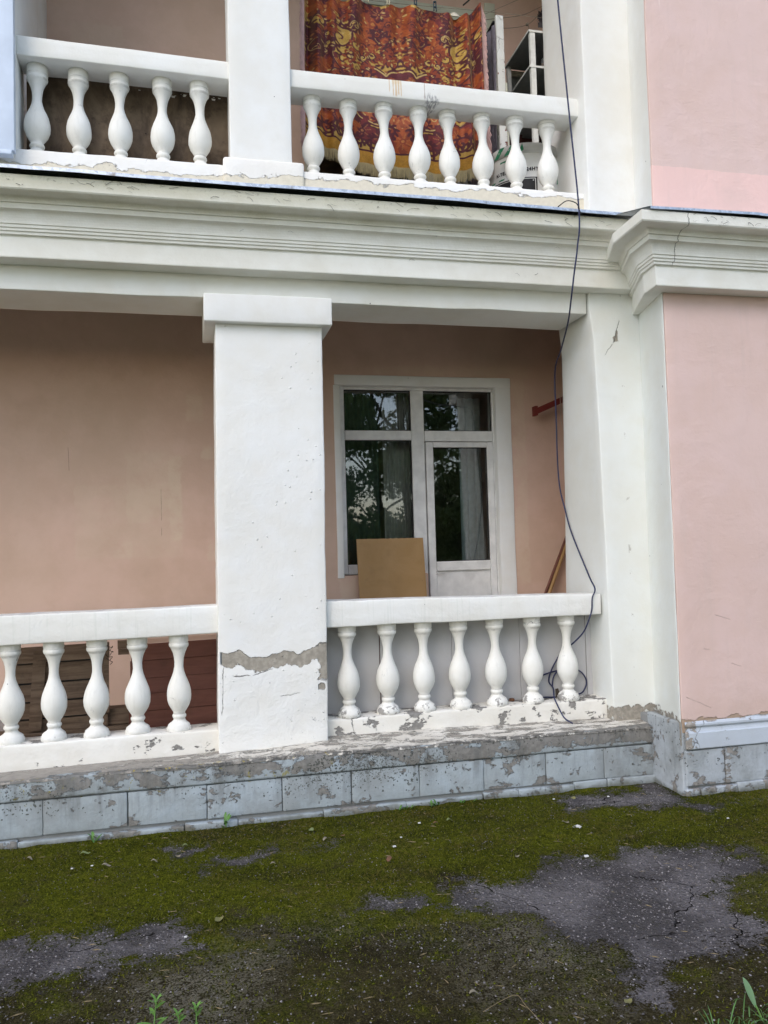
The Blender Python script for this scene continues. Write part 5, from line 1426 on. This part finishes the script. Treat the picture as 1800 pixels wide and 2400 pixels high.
V, F = slab_data((2.452, 2.468), (0.81, 0.85), (4.05, 5.30), r=0.003, step=0.2, amp=0.001, seed=413); mesh('bead', V, F, m_oldframe, t)
xs = np.linspace(0.815, 1.50, 60); V = []; F = []
for i, y in enumerate(xs):
    for j in range(12):
        s = j / 11
        V.append((2.380 - 0.008 * math.sin(y * 60 + 3 * s) - 0.015 * s, y, 5.795 - 0.04 * (y - 0.8) - s * 1.35 - 0.02 * math.sin(y * 25)))
for i in range(59):
    for j in range(11): F.append((i * 12 + j, i * 12 + j + 1, (i + 1) * 12 + j + 1, (i + 1) * 12 + j))
nb = NB('lilac_grey_cloth', 0.7, 0.3)
ln_ = nb.st(nb.noise(1, 5, 0.7, vec=nb.scl(nb.pos, (40, 70, 14))), 0.52, 0.64)
nb.color(nb.mix(ln_, (0.22, 0.20, 0.24), (0.36, 0.34, 0.38))); nb.bump(ln_, 0.002)
tag(mesh('cloth', V, F, nb.m, None), 'lilac-grey cloth with a faint print hung over the white door leaf', 'cloth')
V, F = box_data((2.372, 2.40), (0.835, 1.55), (5.80, 5.812)); V[:, 2] -= 0.04 * (V[:, 1] - 0.8)
mesh('dark_edge', V, F, m_dark, t, smooth=False)

# --- shelf unit
t = thing('shelf_unit', 'white shelf unit with dark grey boards beside the pier in the upper loggia', 'shelf', (2.9, 1.0, 4.02))
mg = simple('dark_grey_board', (0.24, 0.245, 0.23), 0.8); mw = simple('white_shelf_frame', (0.70, 0.69, 0.64), 0.5)
V, F = box_data((2.648, 2.690), (0.75, 0.78), (4.02, 5.70)); mesh('post', V, F, mw, t, smooth=False)
V, F = box_data((2.648, 2.680), (1.22, 1.25), (4.02, 5.70)); mesh('post', V, F, mw, t, smooth=False)
for z in (5.70, 5.412, 5.05):
    V, F = box_data((2.640, 3.28), (0.748, 1.255), (z, z + 0.008)); mesh('shelf_board', V, F, mg, t, smooth=False)
    V, F = join([box_data((2.638, 3.28), (0.744, 0.7475), (z - 0.003, z + 0.013)), box_data((2.634, 2.6375), (0.744, 1.258), (z - 0.001, z + 0.012))]); mesh('edging', V, F, mw, t, smooth=False)
V, F = box_data((2.69, 3.28), (1.30, 1.32), (4.9, 5.69)); mesh('back_board', V, F, mg, t, smooth=False)
V, F = box_data((2.66, 2.9), (1.262, 1.285), (5.655, 5.695)); mesh('cross_bar', V, F, simple('cream_bar', (0.55, 0.50, 0.40), 0.6), t, smooth=False)
def lathe(prof, c, S=20):
    V = []; F = []
    for z, r in prof:
        for s in range(S):
            a = 2 * math.pi * s / S; V.append((c[0] + r * math.cos(a), c[1] + r * math.sin(a), c[2] + z))
    for i in range(len(prof) - 1):
        for s in range(S): F.append((i * S + s, i * S + (s + 1) % S, (i + 1) * S + (s + 1) % S, (i + 1) * S + s))
    return np.array(V), F
nb = NB('jar_glass', 0.05, 0.6)
nb.b.inputs['Transmission Weight'].default_value = 0.9; nb.color((0.85, 0.9, 0.9)); nb.b.inputs['IOR'].default_value = 1.45
V, F = lathe([(0, 0.001), (0, 0.030), (0.01, 0.034), (0.08, 0.034), (0.10, 0.026), (0.12, 0.024), (0.125, 0.026), (0.135, 0.026), (0.135, 0.001)], (2.815, 0.86, 5.421))
tag(mesh('glass_jar', V, F, nb.m, None), 'small clear glass jar on the middle board of the white shelf unit', 'jar')
V, F = lathe([(0, 0.001), (0, 0.07), (0.05, 0.085), (0.10, 0.088), (0.14, 0.07), (0.15, 0.001)], (2.875, 0.86, 5.059))
tag(mesh('green_pot', V, F, simple('green_plastic', (0.02, 0.22, 0.12), 0.4), None), 'green plastic pot on the lower board of the white shelf unit, just above the rail', 'pot')

# --- round white drum with green stripes and lettering
DC = (2.585, 0.82); DR = 0.292
t = thing('storage_drum', 'round white drum with green diagonal stripes and black lettering behind the upper right balusters', 'drum', (DC[0], DC[1], 4.02))
mdr = simple('off_white_drum', (0.80, 0.80, 0.77), 0.45, nscale=5); mgr = simple('print_green', (0.035, 0.27, 0.13), 0.5); mbk = simple('print_black', (0.018, 0.018, 0.02), 0.5)
V, F = lathe([(0, 0.28), (0.02, DR - .002), (0.1, DR), (0.578, DR), (0.588, DR - .004)], (DC[0], DC[1], 4.02), 64); mesh('body', V, F, mdr, t)
V, F = lathe([(0.583, DR - .006), (0.584, DR + .006), (0.628, DR + .007), (0.660, DR + .004), (0.668, DR - .01), (0.670, 0.001)], (DC[0], DC[1], 4.02), 64)
mesh('lid', V, F, simple('drum_lid', (0.66, 0.66, 0.63), 0.35, nscale=4), t)
A0 = math.atan2(-4.9944 - DC[1], 0 - DC[0])     # angle that faces the visitor below
def on_drum(s, z, dr=0.0015):
    a = A0 + s / DR
    return (DC[0] + (DR + dr) * math.cos(a), DC[1] + (DR + dr) * math.sin(a), z + 0.028)
def patch(name, poly, mat, dr=0.0015, n=8):
    """a quad (s, z) bent round the drum"""
    (a, b, c, d) = [np.array(p) for p in poly]; V = []; F = []
    for i in range(n + 1):
        u = i / n
        for v in (0, 1):
            p = (a * (1 - u) + b * u) * (1 - v) + (d * (1 - u) + c * u) * v
            V.append(on_drum(p[0], p[1], dr))
    for i in range(n): F.append((2 * i, 2 * i + 2, 2 * i + 3, 2 * i + 1))
    return mesh(name, V, F, mat, t)
def s_of(x):  # arc length of the drum point seen at plane X, from sight line geometry
    return DR * math.asin(max(-1, min(1, (x - SX) / DR)))
SX = 2.5
zs0, zs1 = 4.40, 4.545
for k in range(4):
    s = -0.300 + 0.090 * k
    patch('stripe', [(s, zs0), (s + 0.050, zs0), (s + 0.050 + 0.115, zs1), (s + 0.115, zs1)], mgr) if k < 2 else None
patch('stripe', [(-0.30, 4.50), (-0.30, 4.50), (-0.262, zs1), (-0.30, zs1)], mgr)
for k, s in enumerate((-0.245, -0.150)):
    patch('stripe', [(s, 4.578), (s + 0.045, 4.578), (s + 0.105, 4.650), (s + 0.060, 4.650)], mgr, 0.0085)
patch('stripe', [(-0.025, 4.605), (-0.01, 4.585), (0.005, 4.60), (-0.005, 4.650)], mgr, 0.0085)
patch('stripe', [(0.285, 4.36), (0.325, 4.38), (0.330, 4.45), (0.300, 4.41)], mgr)
patch('label', [(-0.31, 4.10), (0.10, 4.10), (0.10, 4.388), (-0.31, 4.388)], mbk, 0.0015, 16)
patch('label_line', [(-0.295, 4.374), (0.088, 4.374), (0.088, 4.379), (-0.295, 4.379)], mdr, 0.0028, 16)
patch('label_line', [(0.083, 4.12), (0.088, 4.12), (0.088, 4.374), (0.083, 4.374)], mdr, 0.0028, 2)
patch('label_line', [(-0.295, 4.12), (-0.290, 4.12), (-0.290, 4.374), (-0.295, 4.374)], mdr, 0.0028, 2)
patch('label_line', [(-0.06, 4.285), (-0.054, 4.281), (0.076, 4.362), (0.070, 4.366)], mdr, 0.0028, 8)
def lettering(txt, s0, z0, size):
    cu = bpy.data.curves.new('lettering', 'FONT'); cu.body = txt; cu.size = size; cu.resolution_u = 3; cu.offset = size * 0.045; cu.space_character = 1.12
    ob = bpy.data.objects.new('lettering_tmp', cu); COL.objects.link(ob)
    dg = bpy.context.evaluated_depsgraph_get(); me = bpy.data.meshes.new_from_object(ob.evaluated_get(dg))
    bpy.data.objects.remove(ob)
    V = np.array([v.co[:] for v in me.vertices]); F = [tuple(p.vertices) for p in me.polygons]
    W = np.array([on_drum(s0 + a, z0 + b, 0.0032) for a, b, c in V])
    return mesh('lettering', W, F, mbk, t, smooth=False)
lettering('К-ТЕЛЕ', -0.228, 4.438, 0.033)
lettering('24НТ10', 0.018, 4.436, 0.037)
# --- things behind the drum
V, F = slab_data((2.60, 2.86), (1.15, 1.20), (4.3, 5.12), r=0.01, step=0.1, amp=0.006, seed=430)
V[:, 0] += (V[:, 2] - 4.8) * 0.12
t2 = thing('folded_chair', 'dark maroon folded wooden chair between the drum and the shelf unit', 'folded chair', (2.75, 1.15, 4.02))
mmar = simple('dark_maroon_wood', (0.085, 0.030, 0.028), 0.5)
mesh('backrest', V, F, mmar, t2)
for x in (2.63, 2.80):
    V, F = box_data((x, x + 0.03), (1.10, 1.145), (4.02, 5.05)); V[:, 0] += (V[:, 2] - 4.8) * 0.2; mesh('leg', V, F, mmar, t2, smooth=False)
V, F = slab_data((2.90, 3.05), (0.77, 0.98), (4.02, 4.99), r=0.03, step=0.06, amp=0.012, amp2=0.004, seed=433)
tag(mesh('cloth_bag', V, F, simple('pale_lilac_bag', (0.50, 0.48, 0.55), 0.7), None), 'pale lilac bag standing between the drum and the pier', 'bag')
V, F = slab_data((0.0, 2.2), (1.1, 1.5), (4.02, 4.16), r=0.01, step=0.3, amp=0.003, seed=435)
# ------------------------------------------------------------------ weeds, grass, litter
def leaf_blade(p0, d, L, w, droop=0.3, n=6, fold=0.2):
    """one pointed leaf as a folded strip"""
    d = np.array(d, float); d /= np.linalg.norm(d)
    side = np.cross(d, (0, 0, 1.0)); side /= max(1e-6, np.linalg.norm(side)); V = []; F = []
    for i in range(n + 1):
        t = i / n; c = np.array(p0) + d * L * t + np.array((0, 0, -droop * L * t * t))
        ww = w * math.sin(math.pi * min(1, 0.08 + t * 0.92)) ** 0.8
        V += [c - side * ww + (0, 0, fold * ww), c, c + side * ww + (0, 0, fold * ww)]
    for i in range(n):
        F += [(3 * i, 3 * i + 3, 3 * i + 4, 3 * i + 1), (3 * i + 1, 3 * i + 4, 3 * i + 5, 3 * i + 2)]
    return np.array(V), F
m_young = simple('young_green', (0.12, 0.26, 0.045), 0.5, nscale=30)
m_stem = simple('green_stem', (0.12, 0.24, 0.05), 0.6)
def stalk(name, x, y, h, lean, n, label, group, top=True, L0=0.07, m=None):
    m = m or m_young
    t = thing(name, label, 'weed', (x, y, 0.0), group)
    tip = np.array((x + lean[0], y + lean[1], h))
    pts = [(x, y, 0.0), (x + lean[0] * .3, y + lean[1] * .3, h * .5), tuple(tip)]
    mesh('stem', *tube_data(pts, 0.0032, sides=5, smooth=5, taper=lambda q: 1 - 0.5 * q), m_stem, t)
    P = catmull(pts, 12)
    for k in range(n):
        q = 0.25 + 0.7 * k / n; p = P[int(q * (len(P) - 1))]
        a = k * 2.4 + RNG.uniform(-.3, .3)
        mesh('leaf', *leaf_blade(p, (math.cos(a), math.sin(a) * 0.8, 0.55), L0 * (1.15 - 0.5 * q) * RNG.uniform(.8, 1.15), 0.0065, droop=0.25), m, t)
    if top:
        parts = []
        for k in range(9):
            a = k * 2.4; parts.append(leaf_blade(tip - np.array((0, 0, 0.006 * k * 0.5)), (math.cos(a), math.sin(a), 0.7 + 0.5 * RNG.random()), 0.026 + 0.012 * RNG.random(), 0.0045, droop=0.2, n=4))
        mesh('shoot_tip', *join(parts), m, t)
    return t
stalk('weed', -0.165, -2.15, 0.155, (0.01, 0.03), 9, 'bright green weed with pointed leaves at the bottom edge, tallest of the three shoots', 'weeds at the bottom edge')
stalk('weed', -0.075, -2.14, 0.10, (-0.01, 0.02), 4, 'short bright green weed shoot just right of the tallest one', 'weeds at the bottom edge', L0=0.045)
stalk('weed', -0.025, -2.14, 0.112, (0.0, 0.02), 4, 'bright green weed shoot, rightmost of the three at the bottom edge', 'weeds at the bottom edge', L0=0.045)
for k, (x, y, h, n, lab) in enumerate([(0.15, -0.055, 0.085, 8, 'small green weed in the footing crack below the column'), (-0.59, -0.06, 0.07, 7, 'small green weed by the left end of the plinth'),
                                   (1.26, -0.05, 0.055, 9, 'low green weed by the plinth, left of the three under the right balustrade'), (1.45, -0.05, 0.075, 8, 'low green weed by the plinth, middle of the three under the right balustrade'),
                                   (1.65, -0.04, 0.045, 6, 'tiny green weed by the plinth, right of the three under the right balustrade')]):
    t = thing('weed', lab, 'weed', (x, y, 0.0), 'weeds at the foot of the plinth')
    for j in range(n):
        a = RNG.uniform(0, 2 * math.pi)
        mesh('leaf', *leaf_blade((x + RNG.uniform(-.05, .05) * (1 if k > 1 else .3), y + RNG.uniform(-.01, .01), 0.005 + h * (0.12 if k > 1 else 0.6) * RNG.random()), (math.cos(a), math.sin(a) - 0.4, 0.9 + RNG.random()), h * RNG.uniform(.6, 1.0), 0.008, droop=0.35), m_leaf, t)
# grass in the lower right corner
parts = []
for k in range(420):
    x = RNG.uniform(1.60, 2.25); y = -2.62 + 0.35 * (x - 1.6) * RNG.random() + RNG.uniform(-0.2, 0.06)
    a = RNG.uniform(0, 2 * math.pi)
    parts.append(leaf_blade((x, y, 0.0), (math.cos(a), math.sin(a), RNG.uniform(0.5, 2.2)), RNG.uniform(0.05, 0.17), RNG.uniform(0.0012, 0.0026), droop=RNG.uniform(0.3, 0.9), n=5))
m_grass = simple('grass_blade', (0.075, 0.17, 0.04), 0.6, nscale=12)
tag(mesh('grass', *join(parts), m_grass), 'tuft of thin green grass in the lower right corner', 'grass', kind='stuff')
t = thing('broad_leaf_weed', 'single broad pale green leaf standing in the grass in the lower right corner', 'weed', (1.83, -2.53, 0.0))
V, F = leaf_blade((1.83, -2.54, 0.05), (-0.22, 0.35, 1.0), 0.105, 0.021, droop=0.1, n=8); mesh('leaf', V, F, simple('pale_leaf', (0.20, 0.33, 0.15), 0.5), t)
mesh('stem', *tube_data([(1.845, -2.56, 0.0), (1.838, -2.55, 0.03), (1.83, -2.54, 0.056)], 0.003, sides=5, smooth=4), m_stem, t)
# fallen leaves
mlf = [simple('fallen_leaf_green', (0.19, 0.23, 0.09), 0.7), simple('fallen_leaf_grey', (0.24, 0.21, 0.15), 0.8), simple('fallen_leaf_brown', (0.15, 0.075, 0.04), 0.8), simple('fallen_leaf_yellow', (0.22, 0.21, 0.08), 0.7)]
LV = [((-0.92, -0.23), 1, .030, 'grey'), ((-0.59, -0.25), 0, .038, 'pale green'), ((-0.51, -0.46), 1, .036, 'grey-brown'), ((-0.26, -0.48), 1, .026, 'beige'), ((-0.11, -0.46), 1, .026, 'beige'), ((0.62, -0.24), 0, .036, 'pale green'),
      ((0.67, -0.45), 1, .030, 'grey-green'), ((0.80, -0.40), 2, .022, 'reddish brown'), ((0.09, -1.25), 3, .040, 'yellow-green'), ((1.62, -0.98), 1, .022, 'beige'), ((0.94, -2.14), 1, .026, 'beige'), ((1.48, -2.33), 3, .032, 'yellowish'),
      ((1.33, -0.38), 2, .024, 'dark brown'), ((1.42, -0.36), 0, .028, 'pale green'), ((2.09, -0.60), 1, .030, 'straw-coloured'), ((0.95, -0.85), 2, .04, 'crumpled brown'), ((2.32, -0.22), 3, .030, 'yellow-green'), ((0.35, -0.7), 1, .02, 'grey'), ((-0.1, -0.3), 0, .022, 'pale green')]
WHERE = ['at the far left of the moss near the plinth', 'by the weed at the left end of the plinth', 'on the moss left of the bare asphalt spots', 'on the moss left of the bare spot below the column', 'on the edge of the bare spot below the column', 'lying below the broken footing right of the column',
         'below the broken footing, nearer the viewer', 'on the moss beside the crumpled brown ones', 'lying by the mossy joint that ends the left asphalt strip', 'on the moss above the big asphalt patch', 'on brown moss at the bottom middle', 'on the narrow foot of the big asphalt patch', 'among the litter by the three low weeds', 'by the three low weeds under the right balustrade',
         'on the moss below the right end of the plinth', 'in the dark middle of the moss', 'on the bare asphalt near the inner corner', 'between the two bare spots below the column', 'just above the bare spots below the column']
for k, ((x, y), mi, L, cl) in enumerate(LV):
    a = RNG.uniform(0, 6.28); z = 0.016
    V, F = leaf_blade((x, y, z), (math.cos(a), math.sin(a), 0.06), L * 1.5, L * 0.38, droop=0.05, n=6, fold=0.35)
    V[:, 2] += 0.006 * np.sin((V[:, 0] - x) * 120)
    V[:, 2] += z - V[:, 2].min()
    tag(mesh('fallen_leaf', V, F, mlf[mi]), cl + ' fallen leaf ' + WHERE[k], 'leaf', 'fallen leaves on the moss')
mwb = simple('white_plaster_chip', (0.70, 0.70, 0.68), 0.8)
for k, ((x, y), s, lab) in enumerate([((1.95, -1.08), 0.020, 'white petal-like plaster scrap on the edge of the big asphalt patch'), ((1.26, -0.33), 0.014, 'white paint chip by the three low weeds'), ((-0.66, -0.44), 0.011, 'white chip on the moss at the left, left one of two'),
                                      ((-0.56, -0.43), 0.012, 'white chip on the moss at the left, right one of two'), ((-0.07, -1.38), 0.012, 'white chip on the left asphalt strip'), ((3.0, -0.80), 0.012, 'white chip on the moss at the far right'), ((1.03, -0.64), 0.016, 'white chip in the middle of the moss below the plinth'),
                                      ((1.10, -0.52), 0.011, 'small white chip beside a pale leaf below the plinth'), ((2.55, -0.22), 0.013, 'white paint chip on the bare asphalt by the inner corner'), ((2.2, -0.16), 0.012, 'white paint chip close to the plinth near the inner corner')]):
    V, F = slab_data((x - s * .55, x + s * .55), (y - s * .4, y + s * .4), (0.010, 0.010 + s * 0.4), r=s * .12, step=s * .5, amp=s * 0.16, amp2=s * .1, seed=500 + k)
    tag(mesh('plaster_chip', V, F, mwb), lab, 'chip', 'white chips on the ground')
V = []; F = []
parts = []
for k in range(10):
    a = 0.5 + 1.9 * k / 9; parts.append(leaf_blade((2.08 + 0.018 * math.cos(a), -0.72, 0.018 + .012 * math.sin(a)), (math.cos(a), 0.2, math.sin(a) + .2), 0.022, 0.004, n=3))
tag(mesh('feather', *join(parts), mwb), 'small white curled feather standing on the moss below the right balustrade', 'feather')
tag(tube('twig', [(0.95, -2.26, 0.02), (1.02, -2.235, 0.03), (1.09, -2.22, 0.035), (1.10, -2.28, 0.03), (1.12, -2.40, 0.02)], 0.0011, m_straw, None, sides=5, smooth=5), 'thin dry twig on the moss at the bottom middle', 'twig')

# ------------------------------------------------------------------ trees behind the viewer (seen in the window glass)
m_bark = simple('bark', (0.09, 0.07, 0.05), 0.95, bump=0.02, nscale=6)
def foliage_mat(name, a, b):
    nb = NB(name, 0.6, 0.25)
    oi = nb.noise(0.9, 3); f = nb.noise(6, 2)
    nb.color(nb.mix(nb.st(nb.ma('MULTIPLY_ADD', f, 0.5, nb.ma('MULTIPLY', oi, 0.5)), 0.35, 0.65), a, b))
    return nb.m
m_fol = [foliage_mat('dark_foliage', (0.05, 0.09, 0.025), (0.12, 0.18, 0.045)), foliage_mat('light_foliage', (0.085, 0.14, 0.035), (0.19, 0.25, 0.075))]
TREES = [(-4.5, -17.0, 11, 3.6, 0, 'dark leafy tree on the lawn, leftmost of the row facing the house'), (2.0, -21.0, 13, 4.2, 0, 'tall dark leafy tree on the lawn straight across from the column'), (6.3, -15.5, 10, 3.3, 1, 'pale green tree on the lawn across from the balcony door'),
         (10.3, -18.5, 12, 3.9, 0, 'dark leafy tree on the lawn across from the pink bay'), (15.5, -17.0, 11, 3.6, 1, 'pale green tree, rightmost of the row facing the house'), (7.6, -25.0, 14, 4.8, 0, 'tall dark tree standing behind the row on the lawn, left one of two'),
         (14.0, -27.0, 14, 4.8, 1, 'tall pale tree standing behind the row on the lawn, right one of two')]
for k, (x, y, h, r, mi, lab) in enumerate(TREES):
    t = thing('broadleaf_tree', lab, 'tree', (x, y, -0.03), 'trees on the lawn opposite the house')
    parts = [tube_data([(x, y, -0.1), (x + .1, y, h * .25), (x - .1, y + .1, h * .55), (x, y, h * .85)], 0.22, sides=8, smooth=5, taper=lambda q: 1 - .8 * q)]
    cl = []
    for j in range(60):
        a = RNG.uniform(0, 2 * math.pi); zz = h * RNG.uniform(0.04, 1.0)
        rr = r * math.sqrt(RNG.random()) * math.sin(math.pi * np.clip((zz / h + 0.10) / 1.15, 0.05, 1)) ** 0.6
        c = np.array((x + rr * math.cos(a), y + rr * math.sin(a), zz)); cl.append((c, RNG.uniform(0.5, 1.05)))
        if j % 4 == 0: parts.append(tube_data([(x, y, zz * .7), tuple((np.array((x, y, zz * .8)) + c) / 2 + (0, 0, .2)), tuple(c)], 0.06, sides=5, smooth=4, taper=lambda q: 1 - .8 * q))
    mesh('trunk', *join(parts), m_bark, t)
    n = 380
    C = np.repeat(np.array([c for c, s in cl]), n, 0); S = np.repeat(np.array([s for c, s in cl]), n)
    D = RNG.normal(size=(len(C), 3)); D /= np.linalg.norm(D, axis=1, keepdims=True)
    P = C + D * (S * RNG.random(len(C)) ** 0.35)[:, None] * np.array((1, 1, 0.75))
    A = RNG.normal(size=(len(P), 3)); A /= np.linalg.norm(A, axis=1, keepdims=True)
    Bv = np.cross(A, RNG.normal(size=(len(P), 3))); Bv /= np.linalg.norm(Bv, axis=1, keepdims=True)
    s = RNG.uniform(0.05, 0.11, len(P))[:, None]
    V = np.stack([P - A * s, P + Bv * s * .6, P + A * s, P - Bv * s * .6], 1).reshape(-1, 3)
    F = (np.arange(len(P))[:, None] * 4 + np.arange(4)[None, :]).tolist()
    mesh('crown', V, F, m_fol[mi], t, smooth=False)
